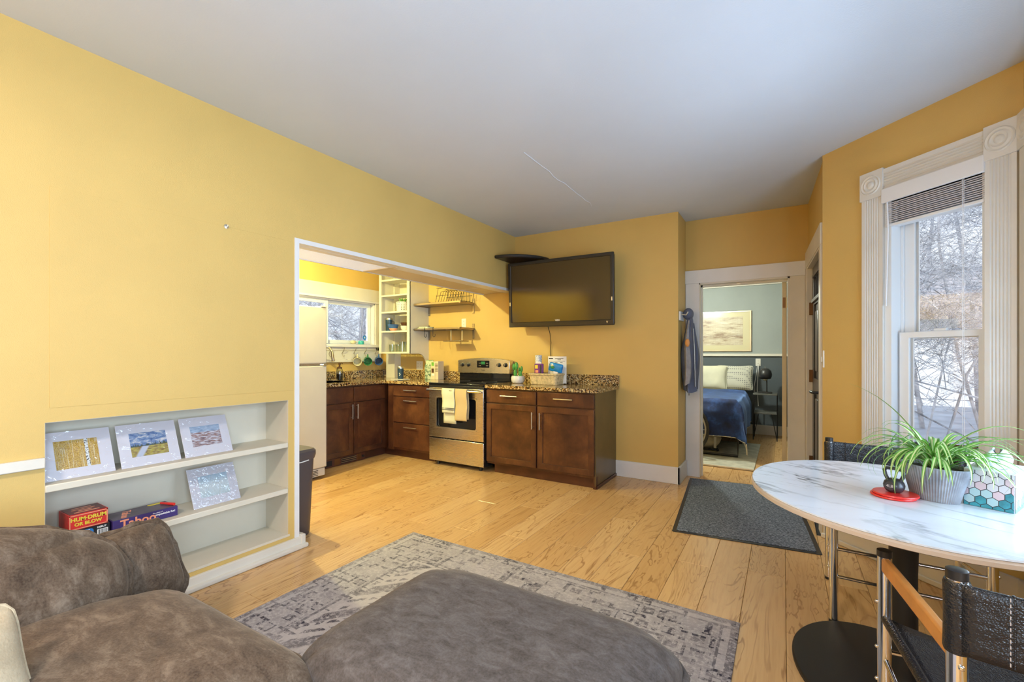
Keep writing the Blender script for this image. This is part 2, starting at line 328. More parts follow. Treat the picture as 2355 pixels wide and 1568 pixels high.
# ------------------------------------------------------------------ mesh helpers
WM = {}
def rotz(a): return Matrix.Rotation(a, 4, 'Z')
def T(x, y, z): return Matrix.Translation((x, y, z))
class MB:
    def __init__(s): s.v = []; s.f = []; s.m = []; s.uv = {}
    def add(s, vs, fs, mi=0, M=None):
        o = len(s.v); s.v += [(M @ Vector(p)) if M is not None else Vector(p) for p in vs]
        s.f += [tuple(i+o for i in f) for f in fs]; s.m += [mi]*len(fs); return s
    def box(s, x0, y0, z0, x1, y1, z1, mi=0, M=None):
        vs = [(x, y, z) for z in (z0, z1) for y in (y0, y1) for x in (x0, x1)]
        return s.add(vs, [(0, 2, 3, 1), (4, 5, 7, 6), (0, 1, 5, 4), (2, 6, 7, 3), (0, 4, 6, 2), (1, 3, 7, 5)], mi, M)
    def tube(s, pts, r, seg=8, mi=0, M=None, closed=False, cap=True):
        P = [Vector(p) for p in pts]; n = len(P); rr = r if isinstance(r, (list, tuple)) else [r]*n
        vs = []; fs = []; up = None
        for i in range(n):
            if closed: t = P[(i+1) % n]-P[i-1]
            else: t = P[min(i+1, n-1)]-P[max(i-1, 0)]
            t.normalize()
            if up is None: up = Vector((0, 0, 1)) if abs(t.z) < .9 else Vector((1, 0, 0))
            a = t.cross(up)
            if a.length < 1e-5: a = t.cross(Vector((1, .3, .2)))
            a.normalize(); b = a.cross(t).normalized(); up = b
            for k in range(seg):
                an = 2*math.pi*k/seg; vs.append(P[i]+(a*math.cos(an)+b*math.sin(an))*rr[i])
        for i in range(n if closed else n-1):
            j = (i+1) % n
            for k in range(seg): k2 = (k+1) % seg; fs.append((i*seg+k, i*seg+k2, j*seg+k2, j*seg+k))
        if cap and not closed: fs.append(tuple(range(seg-1, -1, -1))); fs.append(tuple((n-1)*seg+k for k in range(seg)))
        return s.add(vs, fs, mi, M)
    def lathe(s, prof, M=None, seg=24, mi=0, sx=1., sy=1., cap0=True, cap1=True):
        vs = []; fs = []; n = len(prof)
        for r, z in prof:
            for k in range(seg): a = 2*math.pi*k/seg; vs.append((r*math.cos(a)*sx, r*math.sin(a)*sy, z))
        for i in range(n-1):
            for k in range(seg): k2 = (k+1) % seg; fs.append((i*seg+k, i*seg+k2, (i+1)*seg+k2, (i+1)*seg+k))
        if cap0: fs.append(tuple(range(seg-1, -1, -1)))
        if cap1: fs.append(tuple((n-1)*seg+k for k in range(seg)))
        return s.add(vs, fs, mi, M)
    def prism(s, poly, d, M=None, mi=0):   # poly in local xy, extruded along local z by d
        n = len(poly); vs = [(x, y, 0) for x, y in poly]+[(x, y, d) for x, y in poly]
        fs = [tuple(range(n-1, -1, -1)), tuple(range(n, 2*n))]+[(i, (i+1) % n, n+(i+1) % n, n+i) for i in range(n)]
        return s.add(vs, fs, mi, M)
    def grid(s, fn, nu, nv, mi=0, M=None, cu=False):
        vs = [fn(i/nu, j/nv) for j in range(nv+1) for i in range(nu if cu else nu+1)]; w = nu if cu else nu+1; fs = []
        for j in range(nv):
            for i in range(nu): i2 = (i+1) % w; fs.append((j*w+i, j*w+i2, (j+1)*w+i2, (j+1)*w+i))
        return s.add(vs, fs, mi, M)
    def sphere(s, c, r, M=None, seg=16, rings=10, mi=0):
        rx, ry, rz = r if isinstance(r, (tuple, list)) else (r, r, r); vs = []
        pr = []
        for i in range(rings+1):
            a = -math.pi/2+math.pi*i/rings
            for k in range(seg): b = 2*math.pi*k/seg; vs.append((c[0]+rx*math.cos(a)*math.cos(b), c[1]+ry*math.cos(a)*math.sin(b), c[2]+rz*math.sin(a)))
        fs = [(i*seg+k, i*seg+(k+1) % seg, (i+1)*seg+(k+1) % seg, (i+1)*seg+k) for i in range(rings) for k in range(seg)]
        return s.add(vs, fs, mi, M)
    def xf(s, M): s.v = [M @ p for p in s.v]; return s
    def build(s, name, mats, parent=None, origin=None, bevel=0., sub=0, flat=False, angle=38, solid=0., label=None, kind=None, uv=None, merge=False):
        me = bpy.data.meshes.new(name)
        if parent is not None: Mx = WM[parent]
        else:
            if origin is None:
                xs = [p.x for p in s.v]; ys = [p.y for p in s.v]; origin = ((min(xs)+max(xs))/2, (min(ys)+max(ys))/2, min(p.z for p in s.v))
            Mx = T(*origin)
        inv = Mx.inverted(); me.from_pydata([tuple(inv @ p) for p in s.v], [], s.f)
        for mt in (mats if isinstance(mats, (list, tuple)) else [mats]): me.materials.append(MT[mt] if isinstance(mt, str) else mt)
        me.polygons.foreach_set('material_index', s.m)
        me.validate(); me.update()
        if merge:
            import bmesh
            bm = bmesh.new(); bm.from_mesh(me); bmesh.ops.remove_doubles(bm, verts=bm.verts, dist=1e-5); bmesh.ops.recalc_face_normals(bm, faces=bm.faces); bm.to_mesh(me); bm.free()
        if uv:
            ul = me.uv_layers.new(name='UVMap'); co = [tuple(v.co) for v in me.vertices]
            for lp in me.loops: ul.data[lp.index].uv = uv(Mx @ Vector(co[lp.vertex_index]))
        if not flat:
            me.polygons.foreach_set('use_smooth', [True]*len(me.polygons)); me.set_sharp_from_angle(angle=R(angle))
        o = bpy.data.objects.new(name, me); COL.objects.link(o)
        if parent is not None: o.parent = parent; WM[o] = Mx
        else: o.location = origin; WM[o] = Mx
        if bevel: md = o.modifiers.new('bevel', 'BEVEL'); md.width = bevel; md.segments = 2; md.limit_method = 'ANGLE'; md.angle_limit = R(50)
        if solid: md = o.modifiers.new('solid', 'SOLIDIFY'); md.thickness = solid; md.offset = 0
        if sub: md = o.modifiers.new('sub', 'SUBSURF'); md.levels = sub; md.render_levels = sub
        if label: o['label'] = label
        if kind: o['kind'] = kind
        return o
def tag(o, label, cat, group=None):
    o['label'] = label; o['category'] = cat
    if group: o['group'] = group
    return o
def thing(name, label, cat, loc, rz=0., group=None):
    o = bpy.data.objects.new(name, None); COL.objects.link(o); o.location = loc; o.rotation_euler = (0, 0, rz); o.empty_display_size = .05
    WM[o] = T(*loc) @ rotz(rz); return tag(o, label, cat, group)
def sthing(name, loc):
    o = bpy.data.objects.new(name, None); COL.objects.link(o); o.location = loc; o.empty_display_size = .05; WM[o] = T(*loc); o['kind'] = 'structure'; return o
def struct(o): o['kind'] = 'structure'; return o
def bx(name, mat, parent, x0, y0, z0, x1, y1, z1, bevel=0., M=None, **kw): return MB().box(x0, y0, z0, x1, y1, z1, M=M).build(name, mat, parent, bevel=bevel, **kw)
def copy_thing(root, loc, rz, label=None):
    r = root.copy(); COL.objects.link(r); r.location = loc; r.rotation_euler = (0, 0, rz); WM[r] = T(*loc) @ rotz(rz)
    if label: r['label'] = label
    for ch in list(root.children):
        c = ch.copy(); COL.objects.link(c); c.parent = r; WM[c] = WM[r]
        for g in list(ch.children): d = g.copy(); COL.objects.link(d); d.parent = c; WM[d] = WM[r]
    return r
def frame(o, u, v):     # matrix with local x=u, y=v, z=u x v at o
    u = Vector(u).normalized(); v = Vector(v).normalized(); w = u.cross(v)
    return Matrix(((u.x, v.x, w.x, o[0]), (u.y, v.y, w.y, o[1]), (u.z, v.z, w.z, o[2]), (0, 0, 0, 1)))
def cells(us, vs, holes, d, M, mi=0):      # slab in local xy (u,v), thickness d along local z, cells listed in holes left open
    mb = MB(); nu, nv = len(us)-1, len(vs)-1; solid = lambda i, j: 0 <= i < nu and 0 <= j < nv and (i, j) not in holes
    idx = {}
    def vid(i, j, k):
        if (i, j, k) not in idx: idx[(i, j, k)] = len(mb.v); mb.v.append(M @ Vector((us[i], vs[j], d*k)))
        return idx[(i, j, k)]
    def face(*q): mb.f.append(tuple(vid(*p) for p in q)); mb.m.append(mi)
    for i in range(nu):
        for j in range(nv):
            if not solid(i, j): continue
            face((i, j, 0), (i, j+1, 0), (i+1, j+1, 0), (i+1, j, 0)); face((i, j, 1), (i+1, j, 1), (i+1, j+1, 1), (i, j+1, 1))
            if not solid(i-1, j): face((i, j, 0), (i, j, 1), (i, j+1, 1), (i, j+1, 0))
            if not solid(i+1, j): face((i+1, j, 0), (i+1, j+1, 0), (i+1, j+1, 1), (i+1, j, 1))
            if not solid(i, j-1): face((i, j, 0), (i+1, j, 0), (i+1, j, 1), (i, j, 1))
            if not solid(i, j+1): face((i, j+1, 0), (i, j+1, 1), (i+1, j+1, 1), (i+1, j+1, 0))
    return mb
def text(s, size, M, mat, parent, name='lettering', depth=.0006, bold=0., align='CENTER', sx=1., shear=0.):
    cu = bpy.data.curves.new('t', 'FONT'); cu.body = s; cu.size = size; cu.extrude = depth; cu.offset = bold; cu.align_x = align; cu.align_y = 'CENTER'; cu.resolution_u = 3; cu.shear = shear
    ob = bpy.data.objects.new('t', cu); COL.objects.link(ob); bpy.context.view_layer.update()
    me = bpy.data.meshes.new_from_object(ob); bpy.data.objects.remove(ob); bpy.data.curves.remove(cu)
    mb = MB(); mb.add([(v.co.x*sx, v.co.y, v.co.z) for v in me.vertices], [tuple(p.vertices) for p in me.polygons], 0, M); bpy.data.meshes.remove(me)
    return mb.build(name, mat, parent, flat=True)
def rpoly(x0, y0, x1, y1, r, n=5):
    pts = []
    for cx, cy, a0 in ((x1-r, y1-r, 0), (x0+r, y1-r, 90), (x0+r, y0+r, 180), (x1-r, y0+r, 270)):
        for k in range(n+1): a = R(a0+90*k/n); pts.append((cx+r*math.cos(a), cy+r*math.sin(a)))
    return pts
def pillow(w, h, t, M, p=2.6, q=.55, n=26, wr=0., seed=0., pinch=.06, flat_bottom=False, rc=6.):
    # puffy cushion in local xy (w x h), thickness t along z; returns body and border loop
    def xy(u, v):
        x, y = 2*u-1, 2*v-1; m = max(abs(x), abs(y)); l = (abs(x)**rc+abs(y)**rc)**(1/rc)
        if l > 1e-6: x *= m/l; y *= m/l
        return x*w/2*(1-pinch*(1-abs(y)**2)*abs(x)**3*.6), y*h/2*(1-pinch*(1-abs(x)**2)*abs(y)**3*.6)
    def zz(u, v):
        x, y = abs(2*u-1), abs(2*v-1); return (max(0, 1-x**p)*max(0, 1-y**p))**q
    def f(sign):
        def g(u, v):
            x, y = xy(u, v); z = zz(u, v)
            if wr: z *= 1+wr*pnoise(Vector((x*6+seed, y*4-seed, seed)))+wr*.6*pnoise(Vector((x*16+seed, y*7, seed*2)))
            if sign < 0 and flat_bottom: z *= .45
            return (x, y, sign*z*t/2)
        return g
    # cosine spacing for a round rim
    sp = lambda s: .5-.5*math.cos(math.pi*s)
    sp2 = lambda s: .5*s+.5*sp(s)
    mb = MB(); a, b = f(1), f(-1)
    mb.grid(lambda u, v: a(sp2(u), sp2(v)), n, n, 0, M); mb.grid(lambda u, v: b(1-sp2(u), sp2(v)), n, n, 0, M)
    loop = []
    m = 40
    for k in range(m):
        e, s_ = divmod(k*4/m, 1)
        u, v = ((s_, 0), (1, s_), (1-s_, 1), (0, 1-s_))[int(e)]
        loop.append(M @ Vector((*xy(u, v), 0)))
    return mb, loop

LW, TVY, HC, KX, BWY = -2.73, 4.58, 2.66, -4.93, 4.97
# ------------------------------------------------------------------ structure: floor, ceiling, walls
floor = struct(bx('floor', 'dark', None, -5.1, -2.4, -.16, 1.12, 8.3, -.014))
PW = .19
def planks(x0, x1, y0, y1, clip=None):
    k = 0; x = x0
    while x < x1-.02:
        xe = min(x+PW, x1); off = ((k*.47) % 1.0)*1.22; y = y0-off; ymax = clip((x+xe)/2) if clip else y1; k += 1
        while y < ymax-.02:
            a, b = max(y, y0), min(y+1.22, ymax); y += 1.22
            if b-a < .03: continue
            c = Vector(((x+xe)/2, (a+b)/2, 0)); hx, hy = (xe-x)/2-.0007, (b-a)/2-.0007; e = .0018
            me = bpy.data.meshes.new('plank')
            vs = [(-hx, -hy, -.013), (hx, -hy, -.013), (hx, hy, -.013), (-hx, hy, -.013), (-hx, -hy, -e), (hx, -hy, -e), (hx, hy, -e), (-hx, hy, -e), (-hx+e, -hy+e, 0), (hx-e, -hy+e, 0), (hx-e, hy-e, 0), (-hx+e, hy-e, 0)]
            me.from_pydata(vs, [], [(0, 1, 5, 4), (1, 2, 6, 5), (2, 3, 7, 6), (3, 0, 4, 7), (4, 5, 9, 8), (5, 6, 10, 9), (6, 7, 11, 10), (7, 4, 8, 11), (8, 9, 10, 11)])
            me.materials.append(MT['floor']); o = bpy.data.objects.new('plank', me); COL.objects.link(o); o.parent = floor; o.location = WM[floor].inverted() @ c
        x = xe
planks(-4.93, .98, -1.0, TVY+.02, lambda x: min(5.0 if -.9 < x < .24 else TVY+.02, (4.05-x+.04) if x > .24 else 9))
planks(-2.0, .2, 5.0, 8.1)
ceil = struct(bx('ceiling', 'ceiling', None, -5.1, -2.4, HC, 1.3, 5.1, HC+.3))
# hairline crack in the ceiling plaster
MB().tube([(-1.53+.03*pnoise(Vector((i*.9, 2, 1))), 2.68+1.31*i/14, HC) for i in range(15)], .0035, 4).build('plaster_crack', 'ceiling', ceil)
bx('roof_cover', 'snow', ceil, -5.4, -2.6, HC+.3, 1.35, 8.6, HC+.5)
# left wall with the book niche and the kitchen opening
us = [-2.4, .608, 1.721, 1.79, TVY+.05]; vs = [0, .108, .973, 2.01, HC]
MLW = frame((LW, 0, 0), (0, 1, 0), (0, 0, 1))           # local z = +X
wl = struct(cells(us, vs, {(1, 1), (3, 0), (3, 1), (3, 2)}, -.13, MLW).build('wall_left', 'yellow'))
# patched-in panel above the niche, a millimetre proud
bx('patched_panel', 'yellow', wl, LW-.001, .622, 1.035, LW+.0016, 1.765, 2.0, bevel=.0008)
struct(bx('wall_back', 'yellow', None, -5.05, TVY, 0, -.88, 5.09, HC))
soff = struct(bx('soffit', 'soffit', None, -3.19, 1.2, 2.012, -2.862, TVY, HC))
bx('soffit_board', 'soffit', soff, -3.185, 2.74, 2.006, -2.765, 4.08, 2.012)
bx('soffit_seam', 'soffit', soff, -3.185, 4.09, 2.004, -2.765, 4.10, 2.012)
bx('edge_bead', 'cream', soff, -3.2, 1.8, 2.0, -3.186, TVY, 2.03)
# white edging round the kitchen opening
tr = sthing('trim_1', (LW, 1.79, 0))
bx('head_edging', 'white', tr, LW-.131, 1.765, 2.0, LW+.004, TVY, 2.03)
bx('jamb_edging', 'white', tr, LW-.135, 1.762, .06, LW+.006, 1.794, 2.03)
bx('inner_jamb', 'cream', tr, LW-.14, 1.79, 0, LW-.01, 1.80, 2.0)
# kitchen walls
hk = [1.2, 3.1, 4.40, TVY+.02]
struct(cells(hk, [0, 1.40, 1.975, HC], {(1, 1)}, -.14, frame((KX, 0, 0), (0, 1, 0), (0, 0, 1))).build('wall_kitchen', 'yellow'))
struct(bx('wall_kitchen_side', 'yellow', None, -5.05, 1.05, 0, -3.02, 1.2, HC))
# boxed pipe chase in the kitchen corner
struct(bx('trim_2', 'cabwhite', None, -4.775, 4.465, .942, -4.61, TVY, 2.4))
# bedroom door wall, entry wall, bay
struct(cells([-.9, -.745, .046, .36], [0, 2.0, HC], {(1, 0)}, .12, frame((0, BWY, 0), (1, 0, 0), (0, 0, 1)) @ Matrix.Scale(-1, 4, (0, 0, 1))).build('wall_bedroom_door', 'yellow', merge=True))
E0, E1 = Vector((.2475, 3.80, 0)), Vector((.195, 4.97, 0)); eu = (E1-E0).normalized(); EL = (E1-E0).length
ME = frame(E0, eu, (0, 0, 1))                                # local x along wall to the far corner, y up, z to +X (outside)
struct(cells([0, .13, 1.03, EL], [0, 2.05, HC], {(1, 0)}, .13, ME).build('wall_entry', 'yellow', merge=True))
A0 = Vector((.2475, 3.80, 0)); au = Vector((.70711, -.70711, 0)); an = Vector((-.70711, -.70711, 0))
MA = frame(A0, au, (0, 0, 1))                                # local z points into the room (an)
struct(cells([-.02, .40, .89, 1.03], [0, .48, 2.215, HC], {(1, 1)}, -.14, MA).build('wall_bay', 'yellow', merge=True))
A1 = A0+au*1.025
struct(cells([-2.4, -1.05, .35, 1.45, 2.93, A1.y], [0, .55, 2.215, HC], {(1, 1), (3, 1)}, .13, frame((A1.x, 0, 0), (0, 1, 0), (0, 0, 1))).build('wall_right', 'yellow', merge=True))
struct(bx('wall_rear', 'yellow', None, -2.9, -2.4, 0, 1.1, -2.25, HC))
# bedroom shell
bw = sthing('wall_bedroom_back', (-1, 8.1, 0)); bx('upper_wall', 'sage', bw, -2.4, 8.1, 1.25, .5, 8.2, 2.5); bx('lower_wall', 'slate', bw, -2.4, 8.098, 0, .5, 8.2, 1.25)
bw = sthing('wall_bedroom_right', (.2, 6.6, 0)); bx('upper_wall', 'sage', bw, .20, 5.09, 1.25, .32, 8.1, 2.5); bx('lower_wall', 'slate', bw, .198, 5.09, 0, .32, 8.1, 1.25)
bw = sthing('wall_bedroom_left', (-2.1, 6.6, 0)); bx('upper_wall', 'sage', bw, -2.25, 5.09, 1.25, -2.1, 8.1, 2.5); bx('lower_wall', 'slate', bw, -2.25, 5.09, 0, -2.098, 8.1, 1.25)
struct(bx('ceiling_bedroom', 'white', None, -2.3, 5.09, 2.42, .4, 8.25, 2.66))
struct(bx('trim_3', 'cream', None, -2.1, 8.06, 1.235, .2, 8.1, 1.275, bevel=.004))
struct(bx('trim_4', 'cream', None, -2.1, 8.05, 2.36, .2, 8.1, 2.42, bevel=.004))
struct(bx('baseboard_bedroom', 'cream', None, -2.1, 8.075, 0, .2, 8.1, .15, bevel=.004))
# baseboards
bl = sthing('baseboard_left', (LW, .5, 0))
bx('board', 'cream', bl, LW, -2.2, 0, LW+.022, 1.80, .072, bevel=.004); bx('shoe', 'cream', bl, LW, -2.2, 0, LW+.05, 1.835, .028, bevel=.008)
bx('plinth_end', 'cream', bl, LW-.12, 1.795, 0, LW+.03, 1.825, .085, bevel=.004)
struct(bx('trim_5', 'cream', None, LW, -2.2, .78, LW+.022, .606, .825, bevel=.004))       # chair rail
bb = sthing('baseboard_back', (-1.2, TVY, 0)); bx('board', 'white', bb, -1.50, TVY-.02, 0, -.86, TVY, .165, bevel=.003); bx('return_board', 'white', bb, -.88, TVY-.02, 0, -.86, BWY-.02, .165, bevel=.003)
ba = sthing('baseboard_bay', tuple(A0)); MB().box(0, 0, 0, 1.03, .20, .02, M=MA).build('board', 'cream', ba, bevel=.003); MB().box(0, 0, .02, 1.03, .03, .04, M=MA).build('shoe', 'cream', ba, bevel=.005)
be = sthing('baseboard_right', (A1.x, 1, 0)); bx('board', 'cream', be, A1.x-.02, -2.2, 0, A1.x, A1.y, .2, bevel=.003)
# ------------------------------------------------------------------ bedroom doorway
dt = sthing('door_1', (-.35, BWY, 0))
bx('casing', 'white', dt, -.878, BWY-.022, 0, -.745, BWY, 2.0, bevel=.002); bx('casing', 'cream', dt, .050, BWY-.022, 0, .172, BWY, 2.0, bevel=.002)
bx('head_casing', 'white', dt, -.885, BWY-.026, 2.0, .172, BWY, 2.135, bevel=.002)
bx('jamb', 'cream', dt, -.75, BWY-.02, 0, -.735, 5.10, 2.0); bx('jamb', 'cream', dt, .032, BWY-.02, 0, .05, 5.10, 2.0); bx('head_jamb', 'cream', dt, -.745, BWY-.02, 1.985, .05, 5.10, 2.0)
bx('stop', 'cream', dt, -.735, 5.02, 0, -.722, 5.06, 1.985); bx('head_stop', 'cream', dt, -.745, 5.02, 1.965, .03, 5.06, 1.985); bx('strike_plate', 'nickel', dt, -.40, 5.015, 1.972, -.37, 5.02, 1.985)
leaf = bx('door_leaf', 'mirror_tan', dt, -.012, 5.10, .012, .026, 5.86, 1.975, bevel=.002)
for z in (.06, 1.72): bx('hinge', 'brass', leaf, -.006, 5.094, z, .018, 5.101, z+.10, bevel=.001); MB().tube([(.024, 5.092, z), (.024, 5.092, z+.10)], .006, 8).build('hinge_pin', 'nickel', leaf)
# ------------------------------------------------------------------ entry door (black, four-lite)
ed = sthing('door_2', tuple(E0+eu*.58))
def eb(name, mat, par, u0, v0, w0, u1, v1, w1, **kw): return MB().box(u0, v0, w0, u1, v1, w1, M=ME).build(name, mat, par, **kw)
eb('casing', 'cream', ed, .045, 0, -.024, .132, 2.05, 0, bevel=.002); eb('casing', 'cream', ed, 1.03, 0, -.024, 1.145, 2.05, 0, bevel=.002)
eb('head_casing', 'cream', ed, .04, 2.05, -.026, 1.15, 2.2, 0, bevel=.002)
eb('jamb', 'cream', ed, .118, 0, -.02, .135, 2.05, .13); eb('jamb', 'cream', ed, 1.025, 0, -.02, 1.042, 2.05, .13); eb('head_jamb', 'cream', ed, .13, 2.035, -.02, 1.03, 2.05, .13)
rows = [.01, .16, .95, 1.06, 1.70, 1.75, 1.93, 2.033]; colsd = [.138, .25, .53, .63, .91, 1.022]
el = cells(colsd, rows, {(1, 1), (3, 1), (1, 3), (3, 3), (1, 5), (2, 5), (3, 5)}, .045, ME @ T(0, 0, .02)).build('door_leaf', 'doorblack', ed, merge=True)
for u0, u1 in ((.25, .53), (.63, .91)):
    for v0, v1 in ((.16, .95), (1.06, 1.70)):
        eb('panel', 'doorblack', el, u0, v0, .034, u1, v1, .052); eb('raised_field', 'doorblack', el, u0+.05, v0+.06, .022, u1-.05, v1-.06, .04, bevel=.012)
eb('glazing_ledge', 'doorblack', el, .22, 1.715, .002, .94, 1.745, .03, bevel=.003); eb('glazing_frame', 'doorblack', el, .22, 1.935, .008, .94, 1.96, .03, bevel=.003)
for k in range(4): eb('pane', 'glass', el, .255+k*.165, 1.755, .04, .255+k*.165+.15, 1.928, .046)
for k in range(3): eb('muntin', 'doorblack', el, .405+k*.165, 1.75, .018, .42+k*.165, 1.93, .055)
for z in (.25, 1.02, 1.62): eb('hinge', 'brass', el, 1.008, z, -.006, 1.03, z+.11, .022, bevel=.002)
eb('lock_plate', 'black', el, .165, .90, .0, .215, 1.10, .022, bevel=.006); MB().tube([(.19, .985, .0), (.19, .985, -.05), (.21, .985, -.058), (.30, .985, -.058)], .011, 10, M=ME).build('lever_handle', 'black', el)
MB().lathe([(.028, 0), (.028, -.02), (.018, -.026)], ME @ T(.19, 1.17, .02), 20).build('deadbolt', 'black', el)
# light switch on the entry wall
o = MB().box(.004, 1.175, -.012, .040, 1.295, -.0005, M=ME).build('light_switch', 'outlet', bevel=.003); tag(o, 'white light switch plate at the wall edge beside the black entry door', 'switch')
MB().box(.016, 1.215, -.02, .028, 1.25, -.012, M=ME).build('toggle', 'outlet', o, bevel=.002)

# ------------------------------------------------------------------ bay window
def ab(name, mat, par, s0, z0, w0, s1, z1, w1, **kw): return MB().box(s0, z0, w0, s1, z1, w1, M=MA).build(name, mat, par, **kw)
wn = sthing('window_1', tuple(A0+au*.64+Vector((0, 0, .48))))
def fluted(s0, s1, z0, z1, horiz=False):     # flat board with five flutes cut as a profiled section
    w = (s1-s0) if not horiz else (z1-z0); pr = [(0, 0), (0, .018)]; n = 6; a, b = w*.16, w*.84
    pr.append((a, .018))
    for k in range(n):
        c = a+(b-a)*(k+.5)/n; hw = (b-a)/n/2
        for q in range(5): an_ = math.pi*q/4; pr.append((c-hw*.85*math.cos(an_), .018-.007*math.sin(an_)))
        pr.append((c+hw, .018))
    pr += [(w, .018), (w, 0)]
    if horiz: M = MA @ Matrix(((0, 0, 1, s0), (1, 0, 0, z0), (0, 1, 0, 0), (0, 0, 0, 1))); return MB().prism(pr, s1-s0, M)
    M = MA @ Matrix(((1, 0, 0, s0), (0, 0, 1, z0), (0, 1, 0, 0), (0, 0, 0, 1))); return MB().prism(pr, z1-z0, M)
fluted(.27, .398, .50, 2.236).build('fluted_casing', 'wincream', wn, merge=True, angle=60); fluted(.89, 1.012, .50, 2.236).build('fluted_casing', 'wincream', wn, merge=True, angle=60)
fluted(.40, .888, 2.255, 2.395, True).build('head_casing', 'wincream', wn, merge=True, angle=60)
for s0, s1 in ((.262, .402), (.888, 1.018)):
    blk = ab('corner_block', 'wincream', wn, s0, 2.236, 0, s1, 2.406, .026, bevel=.002)
    MB().lathe([(.060, .026), (.060, .028), (.055, .0325), (.050, .0295), (.046, .028), (.042, .031), (.036, .034), (.030, .029), (.022, .0285), (.018, .034), (.010, .037), (.004, .036)], MA @ T((s0+s1)/2, 2.321, 0), 36).build('rosette', 'wincream', blk)
ab('stool', 'wincream', wn, .25, .465, -.14, 1.02, .495, .06, bevel=.004); ab('apron', 'wincream', wn, .28, .38, 0, 1.0, .465, .018, bevel=.003)
# vinyl frame liners and sashes
ab('frame_liner', 'vinyl', wn, .3995, .49, -.14, .437, 2.215, .002); ab('frame_liner', 'vinyl', wn, .872, .49, -.14, .8905, 2.215, .002); ab('frame_liner', 'vinyl', wn, .40, 2.19, -.14, .89, 2.2155, .002)
ab('frame_track', 'vinyl', wn, .437, .49, -.125, .452, 2.19, -.07, bevel=.002); ab('frame_sill', 'vinyl', wn, .40, .48, -.14, .89, .515, -.01)
def sash(z0, z1, w, sl, sr, br, tr_):
    s0, s1 = .452, .872; sh = cells([s0, s0+sl, s1-sr, s1], [z0, z0+br, z1-tr_, z1], {(1, 1)}, .034, MA @ T(0, 0, w)).build('sash', 'vinyl', wn, merge=True, bevel=.003)
    ab('pane', 'glass', sh, s0+sl-.003, z0+br-.003, w+.014, s1-sr+.003, z1-tr_+.003, w+.019)
    ab('glazing_bead', 'vinyl', sh, s0+sl, z0+br, w+.004, s0+sl+.010, z1-tr_, w+.014)
sash(1.36, 2.19, -.115, .052, .035, .04, .045); sash(.51, 1.40, -.072, .052, .040, .05, .035)
ab('sash_lock', 'vinyl', wn, .63, 1.40, -.06, .69, 1.415, -.04, bevel=.003)
# raised faux-wood blind
bd = thing('window_blind', 'white faux wood blind drawn up at the top of the bay window', 'blind', tuple(A0+au*.64+an*.02+Vector((0, 0, 2.05))))
ab('valance', 'blindwhite', bd, .396, 2.185, .012, .892, 2.272, .030, bevel=.004); ab('headrail', 'blindwhite', bd, .405, 2.19, -.045, .885, 2.24, .008)
for k in range(11): ab('slat', 'slatgrey', bd, .410, 2.176-k*.0112, -.048, .884, 2.1805-k*.0112, .008-.003*(k % 3 == 1))
ab('bottom_rail', 'blindwhite', bd, .408, 2.038, -.05, .886, 2.056, .012, bevel=.004)
MB().tube([(.425, 2.20, .02), (.432, 2.02, .022), (.420, 1.56, .022)], .005, 6, M=MA).build('tilt_wand', 'blindwhite', bd)
for s, zb in ((.795, .72), (.802, .66)): MB().tube([(s, 2.19, .013), (s, 1.5, .013), (s+.002, zb, .013)], .0012, 5, M=MA).build('lift_cord', 'blindwhite', bd)
for s in (.47, .795):
    MB().tube([(s+.02*math.sin(k*2.1)*(.4+.6*((k*37) % 10)/10), 2.18-k*.006, .011) for k in range(22)], .0012, 4, M=MA).build('ladder_cord', 'blindwhite', bd)
# the two bay windows beside and behind the camera
for wi, (y0, y1) in enumerate(((1.45, 2.93), (-1.05, .35))):
    w2 = sthing('window_%d' % (wi+2), (A1.x, (y0+y1)/2, .55)); X = A1.x
    for ya, yb in ((y0-.125, y0), (y1, y1+.125)): bx('casing', 'cream', w2, X-.02, ya, .55, X, yb, 2.236, bevel=.003)
    for ya in (y0-.13, y1-.005):
        bk = bx('corner_block', 'cream', w2, X-.026, ya, 2.236, X, ya+.135, 2.406, bevel=.002)
        MB().lathe([(.058, .0), (.055, .006), (.046, .002), (.036, .008), (.022, .002), (.010, .01)], frame((X-.026, ya+.0675, 2.321), (0, -1, 0), (0, 0, 1)), 28).build('rosette', 'cream', bk)
    bx('head_casing', 'cream', w2, X-.02, y0, 2.25, X, y1, 2.395, bevel=.003); bx('stool', 'cream', w2, X-.06, y0-.13, .53, X+.1, y1+.13, .56, bevel=.004)
    n = 2; cw = (y1-y0)/n
    for k in range(n):
        for z0, z1 in ((.56, 1.40), (1.37, 2.215)):
            a, b = y0+k*cw, y0+(k+1)*cw
            sh = cells([a, a+.05, b-.05, b], [z0, z0+.05, z1-.05, z1], {(1, 1)}, .035, frame((X+.06, 0, 0), (0, 1, 0), (0, 0, 1))).build('sash', 'vinyl', w2, merge=True)
            bx('pane', 'glass', sh, X+.075, a+.048, z0+.048, X+.079, b-.048, z1-.048)
b2 = thing('window_blind', 'white blind headrail and wand at the right edge of the picture', 'blind', (A1.x-.02, 2.15, 2.05))
bx('valance', 'blindwhite', b2, A1.x-.03, 1.44, 2.185, A1.x-.012, 2.86, 2.272, bevel=.003)
for k in range(12): bx('slat', 'slatgrey', b2, A1.x-.01, 1.46, 2.175-k*.01, A1.x+.045, 2.84, 2.179-k*.01)
bx('bottom_rail', 'blindwhite', b2, A1.x-.012, 1.455, 2.04, A1.x+.05, 2.845, 2.056, bevel=.003)
MB().tube([(A1.x-.035, 2.79, 2.2), (A1.x-.045, 2.80, 2.0), (A1.x-.04, 2.81, 1.70)], .006, 6).build('tilt_wand', 'blindwhite', b2)

